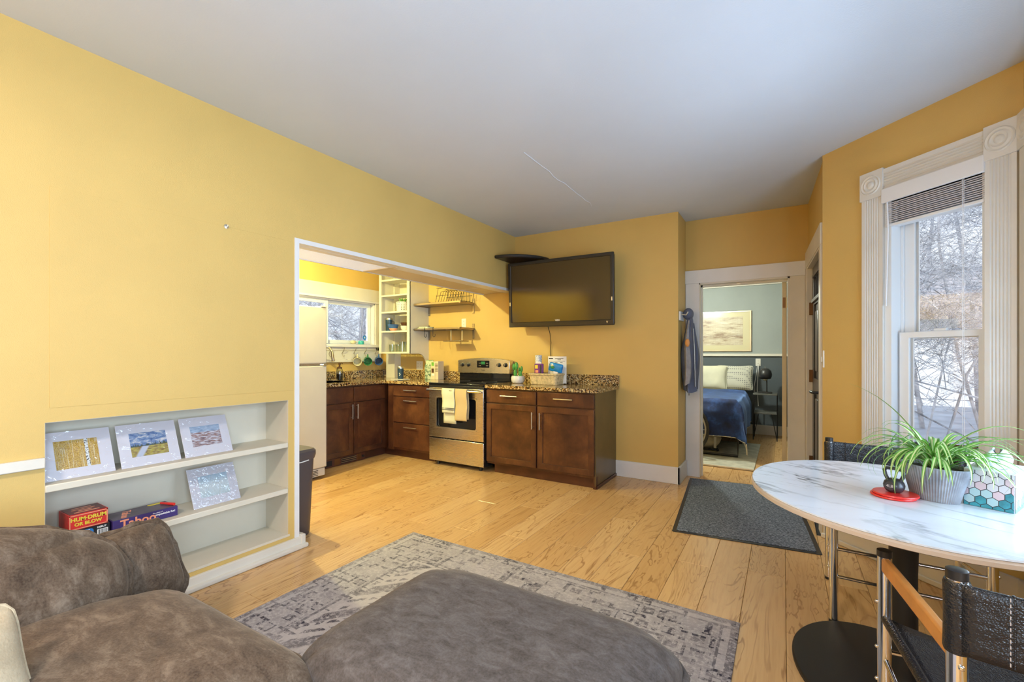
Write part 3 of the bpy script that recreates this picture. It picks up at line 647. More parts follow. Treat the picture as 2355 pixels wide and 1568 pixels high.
# ------------------------------------------------------------------ recessed shelves in the left wall
nb = thing('recessed_bookcase', 'cream painted shelves recessed in the yellow wall behind the sofa', 'bookcase', (-2.86, 1.16, .1))
bx('back_panel', 'niche', nb, -2.995, .60, .10, -2.98, 1.73, .98); bx('side_panel', 'niche', nb, -2.98, .60, .10, LW-.001, .6095, .98); bx('side_panel', 'niche', nb, -2.98, 1.7195, .10, LW-.002, 1.73, .98)
bx('bottom_panel', 'niche', nb, -2.98, .60, .095, LW+.002, 1.73, .109); bx('top_panel', 'niche', nb, -2.98, .60, .9715, LW-.001, 1.73, .982)
for z0, z1 in ((.668, .70), (.374, .406)): bx('shelf', 'niche', nb, -2.979, .609, z0, LW+.003, 1.720, z1, bevel=.004)
def matted(y0, y1, z0, art, lab, sl='sleeve', h=.205, hw=.5, hh=.5, zoff=.0):
    bot, top = -2.792, -2.885; th = math.atan2(bot-top, h); Lh = math.hypot(h, bot-top)
    M = frame((bot, y0, z0+.001), (0, 1, 0), (top-bot, 0, h)); w = y1-y0            # local z towards the room
    c = thing('matted_print', lab, 'picture', (-2.82, (y0+y1)/2, z0), group='matted photographs in clear sleeves on the recessed shelves')
    MB().box(0, 0, -.004, w, Lh, .0, M=M).build('mat_board', 'mat', c)
    a, b, d, e = w*(1-hw)/2, w*(1+hw)/2, Lh*((1-hh)/2+zoff), Lh*((1+hh)/2+zoff); inv = M.inverted()
    def uvf(p): q = inv @ p; return ((q.x-a)/(b-a), (q.y-d)/(e-d))
    MB().box(a, d, 0, b, e, .0008, M=M).build('photograph', art, c, uv=uvf, flat=True)
    MB().grid(lambda u, v: (u*w, v*Lh, .0025+.003*abs(pnoise(Vector((u*3+y0*9, v*2.5, 3))))*math.sin(math.pi*u)*math.sin(math.pi*v)), 22, 16, M=M).build('plastic_sleeve', sl, c)
    return c
matted(.613, .868, .70, 'birch', 'matted photograph of golden birch trees, leftmost on the upper recessed shelf', hw=.60, hh=.60)
matted(.892, 1.147, .70, 'river', 'matted photograph of a stream under a cloudy blue sky, middle of the upper shelf', hw=.62, hh=.56)
matted(1.168, 1.413, .70, 'coast', 'matted photograph of a red and white shoreline, rightmost on the upper shelf', hw=.62, hh=.52)
matted(1.208, 1.458, .406, 'snowphoto', 'matted pale snow scene in crinkled plastic on the lower recessed shelf', 'sleeve2', hw=.62, hh=.54)
# game boxes
MF = frame((-2.79, 0, 0), (0, 1, 0), (0, 0, 1))             # front faces, local x=Y, y=Z, z=+X
g = thing('game_box', 'black board game box under the red box on the recessed shelf', 'game box', (-2.86, .77, .406), group='game boxes on the recessed shelf')
bx('box', 'boxblack', g, -2.925, .70, .407, -2.79, .845, .457, bevel=.001)
MB().prism(rpoly(.705, .414, .785, .45, .012), .0008, MF).build('blue_badge', 'blueink', g); text('PHONE\nDIST', .016, MF @ T(.745, .432, .0009), 'paper', g, bold=.0006)
text('DEBUT', .011, MF @ T(.815, .446, .0006), 'paper', g, bold=.0004)
bc = MB().box(.798, .409, 0, .838, .436, .0007, M=MF).build('barcode_field', 'paper', g)
bm_ = MB(); x = .802
for k in range(9): w_ = (.0016, .003, .001)[k % 3]; bm_.box(x, .411, .0007, x+w_, .434, .001, M=MF); x += w_+.002
bm_.build('barcode', 'ink', bc, kind='stuff')
g = thing('game_box', 'red board game box with yellow lettering on top of the black one', 'game box', (-2.86, .77, .458), group='game boxes on the recessed shelf')
bx('box', 'redbox', g, -2.925, .698, .458, -2.788, .838, .530, bevel=.001); bx('lid_print', 'maroon', g, -2.92, .703, .530, -2.793, .833, .5312)
for nm, y0, z0, y1, z1 in (('edge_print', .70, .462, .704, .527), ('edge_print', .832, .462, .836, .527), ('edge_print', .70, .523, .836, .527), ('edge_print', .70, .461, .836, .465)): MB().box(y0, z0, .0, y1, z1, .003, M=MF).build(nm, 'orange', g)
MR = frame((-2.7878, 0, 0), (0, 1, 0), (0, 0, 1))
text('HUM·DRUM', .024, MR @ T(.768, .505, .0002), 'yellowink', g, bold=.0009); text('OR BLOW', .021, MR @ T(.766, .482, .0002), 'yellowink', g, bold=.0008)
MTp = frame((0, 0, .5314), (0, 1, 0), (-1, 0, 0))
for k, (w_, x_) in enumerate(((.07, -2.89), (.085, -2.865), (.05, -2.84), (.09, -2.815))): MB().box(.768-w_/2, -x_-.007, 0, .768+w_/2, -x_+.004, .0006, M=MTp).build('title_band', 'orange', g)
g = thing('game_box', 'long violet board game box with pink lettering on the recessed shelf', 'game box', (-2.85, .98, .406), group='game boxes on the recessed shelf')
bx('box', 'tabpurple', g, -2.93, .852, .407, -2.78, 1.125, .457, bevel=.001); bx('lid_print', 'tabtop', g, -2.926, .856, .457, -2.784, 1.121, .4582)
MT2 = frame((-2.7795, 0, 0), (0, 1, 0), (0, 0, 1)); text('Taboo', .056, MT2 @ T(.955, .431, 0), 'orange', g, bold=.0012); text('The game of', .0085, MT2 @ T(1.035, .447, 0), 'paper', g); text('unspeakable fun!', .0135, MT2 @ T(1.068, .436, 0), 'paper', g, bold=.0003)
MT3 = frame((0, 0, .4584), (-.25, .97, 0), (-.97, -.25, 0)); text('Taboo', .048, frame((-2.85, .925, .4584), (.93, -.36, 0), (.36, .93, 0)) @ rotz(R(0)), 'orange', g, bold=.0008)
MB().prism([(-.03, -.012), (.03, -.014), (.038, 0), (.03, .014), (-.03, .012), (-.036, 0)], .0008, frame((-2.905, 1.07, .4584), (0, 1, 0), (-1, 0, 0))).build('gold_seal', 'yellowink', g)
o = MB().tube([(-2.875, 1.085, .4655), (-2.835, 1.10, .4655)], .006, 10).build('pen', 'red'); tag(o, 'red pen lying on the violet game box', 'pen'); MB().tube([(-2.836, 1.0996, .4655), (-2.795, 1.115, .4655)], .0072, 10).build('cap', 'red', o)
o = MB().lathe([(.012, 0), (.012, .004), (.004, .006)], frame((LW+.001, 1.344, 2.0), (0, 1, 0), (0, 0, 1)), 14).build('wall_hook', 'nickel'); tag(o, 'small screw hook high on the blank yellow wall', 'hook'); MB().tube([(LW, 1.344, 2.0), (LW+.018, 1.344, 1.998), (LW+.02, 1.344, 2.008)], .0022, 6).build('hook', 'nickel', o)

# ------------------------------------------------------------------ rugs
rg = thing('area_rug', 'faded grey violet patterned rug under the sofa and ottoman', 'rug', (-1.21, .83, 0))
MB().prism(rpoly(-2.245, -.695, -.175, 2.355, .01, 2), .007, T(0, 0, .0005)).build('pile', 'rug', rg); MB().tube([(-2.243, 2.353, .004), (-.177, 2.353, .004), (-.177, -.693, .004), (-2.243, -.693, .004)], .004, 6, closed=True).build('binding', 'rug', rg)
dm = thing('doormat', 'charcoal ribbed doormat with black rubber border before the bedroom doorway', 'mat', (-.27, 4.1, 0))
MD = frame((-.684, 3.335, .0005), (.9945, .105, 0), (-.088, .996, 0))
MB().prism(rpoly(0, 0, .90, 1.53, .01, 2), .005, MD).build('rubber_border', 'black', dm, bevel=.002); MB().prism(rpoly(.028, .028, .872, 1.502, .01, 2), .010, MD).build('pile', 'doormat', dm, bevel=.002)

# ------------------------------------------------------------------ sofa and ottoman
sf = thing('sofa', 'brown velvet low sofa against the yellow wall at the left', 'sofa', (-1.75, -.1, 0))
MB().prism(rpoly(-2.45, -1.2, -1.06, .76, .12), .26, T(0, 0, .03)).build('base', 'sofa', sf, bevel=.05)
def cushion(par, name, w, h, t, M, mat='sofa', piping=True, pr=.014, **kw):
    b, lp = pillow(w, h, t, M, **kw); o = b.build(name, mat, par, merge=True, angle=80)
    if piping: MB().tube([p+Vector((.004*math.sin(i*2.3), .004*math.sin(i*1.7), .006*math.sin(i*2.9))) for i, p in enumerate(lp)], pr, 8, closed=True).build('piping', mat, o, angle=80)
    return o
cushion(sf, 'seat_cushion', 1.02, 1.42, .26, T(-1.53, .10, .36) @ rotz(R(1)), p=4.5, q=.5, n=34, wr=.05, seed=2., pinch=.03, rc=8.)
cushion(sf, 'back_cushion', .98, .50, .38, T(-2.09, .195, .505) @ rotz(R(3)) @ Matrix.Rotation(R(90), 4, 'Z') @ Matrix.Rotation(R(58), 4, 'X') @ rotz(R(-10)), p=2.4, q=.5, n=36, wr=.15, seed=5., pinch=.0, rc=2.5, pr=.016)
cushion(sf, 'arm_cushion', .50, .36, .26, T(-2.23, .655, .38) @ rotz(R(-2)) @ Matrix.Rotation(R(90), 4, 'Z') @ Matrix.Rotation(R(64), 4, 'X') @ rotz(R(8)), p=2.8, q=.5, n=30, wr=.12, seed=8., pinch=.05, rc=5., pr=.017)
MB().prism(rpoly(-2.5, -1.2, -2.12, .85, .1), .22, T(0, 0, .20)).build('back_rest', 'sofa', sf, bevel=.06)
b, lp = pillow(.42, .36, .17, T(-1.54, .125, .515) @ rotz(R(98)) @ Matrix.Rotation(R(58), 4, 'X'), p=2.4, q=.6, wr=.06, seed=3., pinch=.14)
o = b.build('throw_pillow', 'beige', merge=True, angle=80); tag(o, 'beige throw pillow at the bottom left, leaning on the brown sofa', 'pillow'); MB().tube(lp, .004, 6, closed=True).build('seam', 'beige', o)
ot = thing('ottoman', 'grey brown velvet ottoman on the rug in the foreground', 'ottoman', (-.73, 1.04, .008))
MB().prism(rpoly(-1.17, .82, -.28, 1.36, .10), .29, T(0, 0, .03)).build('base', 'ottoman', ot, bevel=.05)
b, lp = pillow(1.00, .66, .26, T(-.735, 1.085, .345) @ rotz(R(0)), p=6., q=.5, n=36, wr=.025, seed=1., pinch=.02, flat_bottom=True, rc=11.)
oc = b.build('top_cushion', 'ottoman', ot, merge=True, angle=80); MB().tube([p+Vector((.002*math.sin(i*2.1), 0, .003*math.sin(i*2.7))) for i, p in enumerate(lp)], .014, 8, closed=True).build('piping', 'ottoman', oc, angle=80)
for x_, y_ in ((-1.05, .92), (-.4, .92), (-1.05, 1.27), (-.4, 1.27)): MB().lathe([(.025, .008), (.03, .035)], T(x_, y_, 0), 12).build('foot', 'black', ot)
MB().sphere((-.62, 1.12, .470), (.006, .003, .003), None, 8, 6).build('lint_speck', 'paper', oc)
for x_, y_ in ((-2.35, -1.05), (-1.15, -1.05), (-2.35, .65), (-1.15, .65)): MB().lathe([(.025, .008), (.03, .035)], T(x_, y_, 0), 12).build('foot', 'black', sf)

# ------------------------------------------------------------------ table and what stands on it
TC = (.385, 2.2); TR = R(22)
tb = thing('dining_table', 'oval white marble top table on a black pedestal by the bay window', 'table', (*TC, 0), TR)
MTB = T(*TC, 0) @ rotz(TR)
MB().lathe([(.985, .712), (1.0, .716), (1.0, .728), (.99, .734)], MTB, 72, sx=.495, sy=.566).build('edge_band', 'edge', tb)
MB().lathe([(.99, .7335), (.997, .736), (.992, .740)], MTB, 72, sx=.495, sy=.566).build('tabletop', 'marble', tb)
MB().lathe([(.075, .018), (.060, .030), (.048, .08), (.042, .25), (.041, .45), (.046, .62), (.055, .70), (.16, .712)], MTB, 48, sx=1.0, sy=1.0).build('pedestal', 'blackmat', tb)
MB().lathe([(1.0, 0), (1.0, .012), (.985, .018), (.5, .022)], MTB, 64, sx=.34, sy=.43).build('base_plate', 'blackmat', tb)
pl = thing('potted_plant', 'spider plant in an oval galvanised pot on the marble table', 'plant', (.472, 2.20, .74))
MPt = T(.472, 2.20, .74) @ rotz(R(-31)) 
seg = 128; pv = []; prof = [(.066, 0), (.068, .004), (.082, .06), (.0965, .118), (.099, .125), (.094, .125), (.090, .112)]
def potv(r, z, k):
    a = 2*math.pi*k/seg; rr = r+(.0011*math.cos(k*math.pi) if .002 < z < .122 else 0); return (rr*math.cos(a)*1.0, rr*math.sin(a)*.72, z)
pm = MB(); pm.add([potv(r, z, k) for r, z in prof for k in range(seg)], [(i*seg+k, i*seg+(k+1) % seg, (i+1)*seg+(k+1) % seg, (i+1)*seg+k) for i in range(len(prof)-1) for k in range(seg)]+[tuple(range(seg-1, -1, -1))], 0, MPt)
pm.build('pot', 'potmetal', pl, angle=8); MB().lathe([(.091, .110), (.088, .113)], MPt, 36, sy=.72).build('soil', 'soil', pl)
def leafmesh(az, length, up, droop, width, base, curl=0.):
    n = 12; mb = MB(); vs = []; fs = []; mi = []
    d = Vector((math.cos(az), math.sin(az), 0)); side = Vector((-d.y, d.x, 0)); p = Vector(base); ang = up; P = []
    for i in range(n+1):
        t = i/n; P.append((p.copy(), ang)); st = length/n; ang -= droop/n*(.5+1.3*t); p = p+(d*math.cos(ang)+Vector((0, 0, math.sin(ang))))*st+side*curl*t*st
        if p.z < .752: p.z = .752+.002*t
    for i, (q, a) in enumerate(P):
        t = i/n; w = width*(.55+1.3*t*(1-t)*1.4)*(1-t**4)*.75+.0006; nrm = d*(-math.sin(a))+Vector((0, 0, math.cos(a)))
        for s_ in (-1, -.42, .42, 1): vs.append(q+side*s_*w+nrm*(abs(s_)*w*.45))
    for i in range(n):
        for k in range(3): fs.append((i*4+k, i*4+k+1, i*4+k+5, i*4+k+4)); mi.append(1 if k == 1 else 0)
    mb.v = vs; mb.f = fs; mb.m = mi; return mb
rnd = random.Random(4); cx0 = Vector((.472, 2.20, .862))
LV = []
for k in range(84):
    az = k*2.39996+rnd.uniform(-.2, .2); ln = rnd.uniform(.17, .30); LV.append((az, ln, R(rnd.uniform(48, 82)), R(rnd.uniform(95, 165)), rnd.uniform(.0055, .0095), rnd.uniform(-.3, .3)))
to_left, to_right = R(211), R(31)
LV += [(R(192), .40, R(68), R(40), .008, 0.), (R(205), .34, R(60), R(110), .006, .1), (R(222), .36, R(48), R(95), .008, 0.), (R(198), .33, R(70), R(150), .006, 0.), (R(230), .30, R(40), R(120), .008, .1), (R(28), .42, R(55), R(85), .007, 0.), (R(15), .40, R(48), R(80), .006, .05), (R(-25), .30, R(45), R(115), .0085, 0.), (R(-45), .29, R(35), R(105), .009, 0.), (R(75), .25, R(80), R(190), .009, 0.), (R(35), .24, R(82), R(175), .009, 0.), (R(-10), .30, R(40), R(70), .009, .0), (R(250), .28, R(42), R(120), .007, 0.)]
for az, ln, up, dr, wd, cu in LV:
    rr = rnd.uniform(.0, .035); leafmesh(az, ln, up, dr, wd, cx0+Vector((math.cos(az)*rr, math.sin(az)*rr, rnd.uniform(-.01, .01))), cu).build('leaf', ['leafgreen', 'leafcream'], pl, angle=80)
kb = thing('kettlebell', 'miniature black kettlebell marked four pounds standing on red discs', 'ornament', (.352, 2.165, .757))
MK = T(.352, 2.165, .757) @ rotz(R(-31))
MB().lathe([(.016, 0), (.024, .004), (.031, .016), (.0325, .026), (.029, .038), (.020, .047), (.010, .051)], MK, 28).build('bell', 'iron', kb)
MB().tube([(-.018, 0, .040), (-.027, 0, .060), (-.030, 0, .076), (-.024, 0, .085), (0, 0, .087), (.024, 0, .085), (.030, 0, .076), (.027, 0, .060), (.018, 0, .040)], .0062, 10, M=MK).build('handle', 'iron', kb)
MFc = MK @ Matrix(((1, 0, 0, 0), (0, 0, -1, -.0325), (0, 1, 0, .026), (0, 0, 0, 1))); MB().lathe([(.016, -.004), (.0165, .0005), (.014, .001)], MFc, 24).build('face', 'iron', kb); text('4LB', .014, MFc @ T(0, 0, .0012), 'slatgrey', kb)
for k in range(2):
    o = MB().lathe([(.058, 0), (.0665, .001), (.068, .004), (.0665, .0075), (.058, .0083), (.050, .0070)], T(.349+.006*k, 2.163-.004*k, .7405+k*.0085), 48).build('red_disc', 'red'); tag(o, ['lower red round disc on the marble table under the kettlebell', 'upper red round disc directly beneath the kettlebell'][k], 'coaster', 'red discs under the kettlebell')
tx = thing('tissue_box', 'tissue box printed with teal and pink hexagons on the marble table', 'tissue box', (.66, 2.26, .74))
MTx = frame((.545, 2.185, .7402), (.895, -.446, 0), (.446, .895, 0))        # local x along front, y to the back, z up
bw_, bd_, bh_ = .122, .215, .128
MB().box(0, 0, 0, bw_, bd_, bh_, M=MTx).build('carton', 'tissgrey', tx, bevel=.002)
def hexes(M, w, h, r, eps):
    mb = MB(); dx = r*math.sqrt(3); dy = r*1.5; j = 0; y = 0.
    while y < h+r:
        x = 0. if j % 2 == 0 else dx/2
        while x < w+dx:
            pts = []
            for k in range(6):
                a = R(60*k+30); px_, py_ = x+r*.93*math.cos(a), y+r*.93*math.sin(a); pts.append((min(max(px_, .001), w-.001), min(max(py_, .001), h-.001)))
            if max(p[0] for p in pts)-min(p[0] for p in pts) > .004 and max(p[1] for p in pts)-min(p[1] for p in pts) > .004:
                f = y/h+.12*math.sin(x*90+1); mi = 3 if f < .28 else (2 if f < .42 else (1 if f < .66 and (j+int(x/dx)) % 3 else 0))
                mb.add([(p[0], p[1], eps) for p in pts], [tuple(range(6))], mi, M)
            x += dx
        y += dy; j += 1
    return mb
ML = ['tissgrey', 'tisspink', 'tissblue', 'tissteal']
fr_ = MTx @ Matrix(((1, 0, 0, 0), (0, 0, -1, -.0006), (0, 1, 0, 0), (0, 0, 0, 1)))
MB().box(.0012, .0012, -.0002, bw_-.0012, bh_-.0012, .0002, M=fr_).build('pattern_outline', 'ink', tx); hexes(fr_, bw_, bh_, .0165, .0008).build('hexagon_print', ML, tx, kind='stuff', flat=True)
sd_ = MTx @ Matrix(((0, 0, 1, bw_+.0006), (1, 0, 0, 0), (0, 1, 0, 0), (0, 0, 0, 1)))
MB().box(.0012, .0012, -.0002, bd_-.0012, bh_-.0012, .0002, M=sd_).build('pattern_outline', 'ink', tx); hexes(sd_, bd_, bh_, .0165, .0008).build('hexagon_print', ML, tx, kind='stuff', flat=True)
sl_ = MTx @ Matrix(((0, 0, -1, -.0006), (-1, 0, 0, bd_), (0, 1, 0, 0), (0, 0, 0, 1))); MB().box(.0012, .0012, -.0002, bd_-.0012, bh_-.0012, .0002, M=sl_).build('pattern_outline', 'ink', tx); hexes(sl_, bd_, bh_, .0165, .0008).build('hexagon_print', ML, tx, kind='stuff', flat=True)
MB().lathe([(.028, 0), (.027, .0008)], MTx @ T(bw_/2, bd_/2, bh_), 30, sx=1, sy=1.7).build('slot', 'dark', tx)
def tis(u, v):
    a = u*2*math.pi; r = .030*(1-v)+.012*v+.020*math.sin(v*3.1); r *= 1+.35*math.sin(3*a+v*2)*v
    return (bw_/2+r*math.cos(a)*.8, bd_/2+r*math.sin(a)*1.4+.012*v, bh_-.006+.062*v+.012*v*math.sin(2*a+1))
MB().grid(tis, 28, 8, M=MTx, cu=True).build('tissue', 'tissue', tx, angle=60)

# ------------------------------------------------------------------ chrome and leather chairs
def make_chair(loc, rz, label):
    # local: x across, y forward (front of the seat at +y), z up
    c = thing('sling_chair', label, 'chair', loc, rz, 'chrome and black leather chairs at the table'); M = WM[c]; W2, D2 = .265, .228
    def tb_(name, pts, r, mat='chrome', par=c, seg=14): return MB().tube(pts, r, seg, M=M).build(name, mat, par)
    for sx in (-1, 1):
        x = sx*W2
        f = tb_('front_leg', [(x, D2, .012), (x, D2, .645)], .0185); tb_('cap', [(x, D2, .643), (x, D2, .662), (x, D2, .664)], [.0192, .0192, .015], 'black', f); tb_('foot', [(x, D2, 0), (x, D2, .015)], .0195, 'black', f)
        r = tb_('rear_leg', [(x, -D2-.035, .012), (x, -D2, .40), (x, -D2, .785)], .0185); tb_('cap', [(x, -D2, .783), (x, -D2, .802), (x, -D2, .804)], [.0192, .0192, .015], 'black', r); tb_('foot', [(x, -D2-.036, 0), (x, -D2-.035, .015)], .0195, 'black', r)
        MB().box(x-.011, -D2, .598, x+.011, D2, .642, M=M).build('armrest', 'oak', c, bevel=.006)
        tb_('seat_rail', [(x, D2, .455), (x, 0, .445), (x, -D2, .435)], .013, 'leather')
        tb_('side_stretcher', [(x, D2, .33), (x, -D2-.012, .24)], .0075); tb_('side_stretcher', [(x, D2, .16), (x, -D2-.022, .16)], .0075)
        for z in (.36, .26, .50): MB().sphere((x+sx*.019, D2, z), .006, M, 8, 6).build('bolt', 'chrome', c)
        MB().sphere((x, -D2-.02, .60), .006, M, 8, 6).build('bolt', 'chrome', c)
    for z in (.35, .22): tb_('cross_stretcher', [(-W2, D2, z), (W2, D2, z)], .0075)
    tb_('cross_stretcher', [(-W2, -D2-.01, .30), (W2, -D2-.01, .30)], .0075)
    MB().grid(lambda u, v: ((u*2-1)*(W2-.004), (v*2-1)*D2*.96, .455-.02*(1-v)-.045*(1-(u*2-1)**2)), 18, 10, M=M).build('seat_sling', 'leather', c, solid=.006)
    # leather back: sleeve round each post and a hanging panel
    bk = MB().grid(lambda u, v: ((u*2-1)*W2, -D2-.021-.03*(1-(u*2-1)**2), .63+.15*v-.008*(1-(u*2-1)**2)), 24, 8, M=M).build('back_sling', 'leather', c, solid=.006)
    for sx in (-1, 1):
        MB().lathe([(.0215, .625), (.0235, .632), (.0225, .70), (.0235, .772), (.0215, .779)], M @ T(sx*W2, -D2, 0), 22).build('sleeve', 'leather', bk)
        MB().box(-.002, -.0045, .628, .002, .0045, .778, M=M @ T(sx*(W2-.075), -D2-.035, 0)).build('seam_flap', 'leather', bk, bevel=.001)
        st = MB()
        for k in range(12): st.box(sx*(W2-.068)-.0005, -D2-.0400, .634+k*.012, sx*(W2-.068)+.0005, -D2-.037, .641+k*.012, M=M)
        st.build('stitching', 'slatgrey', bk, kind='stuff')
    return c
# near chair: left posts at (.267,1.787) front and (.322,1.332) rear
ch1 = make_chair((.558, 1.592, 0), R(6.9), 'chrome and black leather chair with wooden arms in the right foreground')
ch2 = copy_thing(ch1, (.475, 2.825, 0), R(178), 'chrome and black leather chair behind the marble table, by the bay window')

# ------------------------------------------------------------------ kitchen: refrigerator, bin
fr = thing('refrigerator', 'off white top freezer refrigerator at the left of the kitchen', 'refrigerator', (-4.45, 2.56, 0))
bx('cabinet_body', 'fridge', fr, -4.88, 2.19, .05, -4.085, 2.945, 1.74, bevel=.006)
for z0, z1, nm in ((1.172, 1.747, 'freezer_door'), (.115, 1.152, 'fridge_door')): bx(nm, 'fridge', fr, -4.078, 2.188, z0, -4.01, 2.948, z1, bevel=.012)
bx('door_gasket', 'steel', fr, -4.084, 2.2, 1.15, -4.03, 2.94, 1.174); bx('hinge', 'nickel', fr, -4.07, 2.90, 1.152, -4.0, 2.945, 1.172, bevel=.004); bx('top_hinge', 'cream', fr, -4.12, 2.88, 1.747, -4.0, 2.945, 1.76, bevel=.004)
gl = bx('kick_grille', 'fridge', fr, -4.075, 2.2, .03, -4.03, 2.94, .108, bevel=.006)
for k in range(4): bx('slot', 'dark', gl, -4.031, 2.72, .042+k*.015, -4.0295, 2.86, .049+k*.015)
for y in (2.26, 2.87): MB().lathe([(.02, 0), (.02, .05)], T(-4.12, y, 0), 12).build('foot', 'black', fr); MB().lathe([(.02, 0), (.02, .05)], T(-4.8, y, 0), 12).build('foot', 'black', fr)
tc = thing('trash_can', 'tall dark grey plastic trash can at the end of the yellow wall', 'trash can', (-2.925, 1.93, 0))
def bin_sec(z, ex, ey): return [(x-2.95, y+1.905, z) for x, y in rpoly(-ex, -ey, ex, ey, .05)]
secs = [bin_sec(0, .088, .075), bin_sec(.015, .092, .08), bin_sec(.54, .112, .098)]; n = len(secs[0]); m_ = MB()
m_.add([p for s_ in secs for p in s_], [(i*n+k, i*n+(k+1) % n, (i+1)*n+(k+1) % n, (i+1)*n+k) for i in range(2) for k in range(n)]+[tuple(range(n-1, -1, -1))]); m_.build('body', 'trashplastic', tc)
secs = [bin_sec(.535, .116, .102), bin_sec(.56, .122, .107), bin_sec(.59, .122, .107), bin_sec(.605, .11, .096)]; m_ = MB()
m_.add([p for s_ in secs for p in s_], [(i*n+k, i*n+(k+1) % n, (i+1)*n+(k+1) % n, (i+1)*n+k) for i in range(3) for k in range(n)]+[tuple(range(n-1, -1, -1)), tuple(3*n+k for k in range(n))]); m_.build('lid', 'trashplastic', tc)
MB().tube([(-2.838, 1.83, .528), (-2.836, 1.88, .524), (-2.838, 1.94, .530)], .004, 6).build('liner_edge', 'paper', tc)

# ------------------------------------------------------------------ base cabinets
def panel(par, M, u0, u1, v0, v1, kind, handle):
    # front in local frame: x along, y up, z out of the cabinet
    w = .057
    if kind == 'door':
        d = cells([u0, u0+w, u1-w, u1], [v0, v0+w, v1-w, v1], {(1, 1)}, .02, M).build('door', 'cab', par, merge=True, bevel=.0015); MB().box(u0+w-.004, v0+w-.004, .004, u1-w+.004, v1-w+.004, .011, M=M).build('door_panel', 'cab', d)
    else: d = MB().box(u0, v0, 0, u1, v1, .02, M=M).build(kind, 'cab', par, bevel=.002)
    if handle:
        hu, hv, hor, ln = handle
        if hor: pts = [(hu-ln/2, hv, .046), (hu+ln/2, hv, .046)]; ps = [(hu-ln*.4, hv), (hu+ln*.4, hv)]
        else: pts = [(hu, hv-ln/2, .046), (hu, hv+ln/2, .046)]; ps = [(hu, hv-ln*.4), (hu, hv+ln*.4)]
        h = MB().tube(pts, .0065, 10, M=M).build('handle', 'nickel', d)
        for a, b in ps: h2 = MB().tube([(a, b, .019), (a, b, .046)], .005, 8, M=M).build('handle_post', 'nickel', d)
    return d
CT = .905
MS = frame((-4.305, 0, 0), (0, 1, 0), (0, 0, 1))         # sink run, local x = Y, z = +X
sc_ = thing('base_cabinet', 'dark brown sink base cabinet with two doors beside the refrigerator', 'cabinet', (-4.6, 3.55, 0), group='dark kitchen base cabinets')
bx('carcass', 'cab', sc_, -4.90, 3.02, .10, -4.306, 4.10, CT-.004)
panel(sc_, MS, 3.03, 3.505, .715, .885, 'false_drawer', None); panel(sc_, MS, 3.515, 3.985, .715, .885, 'false_drawer', None)
panel(sc_, MS, 3.03, 3.505, .105, .705, 'door', (3.475, .60, False, .17)); panel(sc_, MS, 3.515, 3.985, .105, .705, 'door', (3.548, .60, False, .17))
bx('filler_strip', 'cab', sc_, -4.306, 3.99, .09, -4.30, 4.07, CT-.004); bx('toe_kick', 'kick', sc_, -4.37, 3.02, 0, -4.355, 4.075, .10)
ht = thing('toe_kick_heater', 'dark toe kick heater vent below the sink cabinet', 'heater', (-4.33, 3.4, 0))
bx('housing', 'heater_red', ht, -4.354, 3.04, .004, -4.318, 3.70, .095, bevel=.003); bx('grille_plate', 'dark', ht, -4.3185, 3.36, .016, -4.3172, 3.57, .084); bx('control_plate', 'brass', ht, -4.319, 3.585, .014, -4.314, 3.64, .086, bevel=.002); bx('control_plate', 'brass', ht, -4.319, 3.27, .014, -4.314, 3.34, .086, bevel=.002)
for k in range(3): bx('louver', 'steelshelf', ht, -4.318, 3.36, .026+k*.02, -4.313, 3.57, .033+k*.02)
MB().lathe([(.016, 0), (.014, .012)], frame((-4.318, 3.67, .05), (0, 1, 0), (0, 0, 1)), 14).build('knob', 'black', ht); bx('vent_block', 'dark', ht, -4.3185, 3.06, .02, -4.317, 3.24, .08)
MK2 = frame((0, 3.985, 0), (1, 0, 0), (0, 0, 1))          # stove run, local x = X, z = -Y
dr = thing('base_cabinet', 'dark brown three drawer cabinet left of the stove', 'cabinet', (-3.85, 4.28, 0), group='dark kitchen base cabinets')
bx('carcass', 'cab', dr, -4.19, 3.986, .10, -3.515, 4.57, CT-.004); bx('filler_strip', 'cab', dr, -4.22, 3.98, .09, -4.125, 3.987, CT-.004)
for v0, v1, hv in ((.76, .888, .832), (.44, .75, .705), (.128, .43, .385)): panel(dr, MK2, -4.118, -3.525, v0, v1, 'drawer', (-3.82, hv, True, .20))
bx('toe_kick', 'kick', dr, -4.355, 4.05, 0, -3.515, 4.065, .10)
rc = thing('base_cabinet', 'dark brown cabinet with two drawers and two doors right of the stove', 'cabinet', (-2.12, 4.28, 0), group='dark kitchen base cabinets')
bx('carcass', 'cab', rc, -2.728, 3.986, .10, -1.512, 4.57, CT-.004); bx('end_panel', 'cabside', rc, -1.512, 3.986, .03, -1.50, 4.575, CT-.004); bx('shoe_moulding', 'kick', rc, -1.50, 4.0, 0, -1.488, 4.575, .03, bevel=.004)
for a, b in ((-2.725, -2.125), (-2.108, -1.512)):
    panel(rc, MK2, a, b, .758, .888, 'drawer', ((a+b)/2-.01, .832, True, .20)); panel(rc, MK2, a, b, .125, .745, 'door', (-2.160 if a < -2.5 else -2.073, .60, False, .17))
bx('toe_kick', 'kick', rc, -2.66, 4.03, 0, -1.50, 4.045, .11); bx('kick_return', 'kick', rc, -1.53, 3.99, 0, -1.498, 4.04, .115)
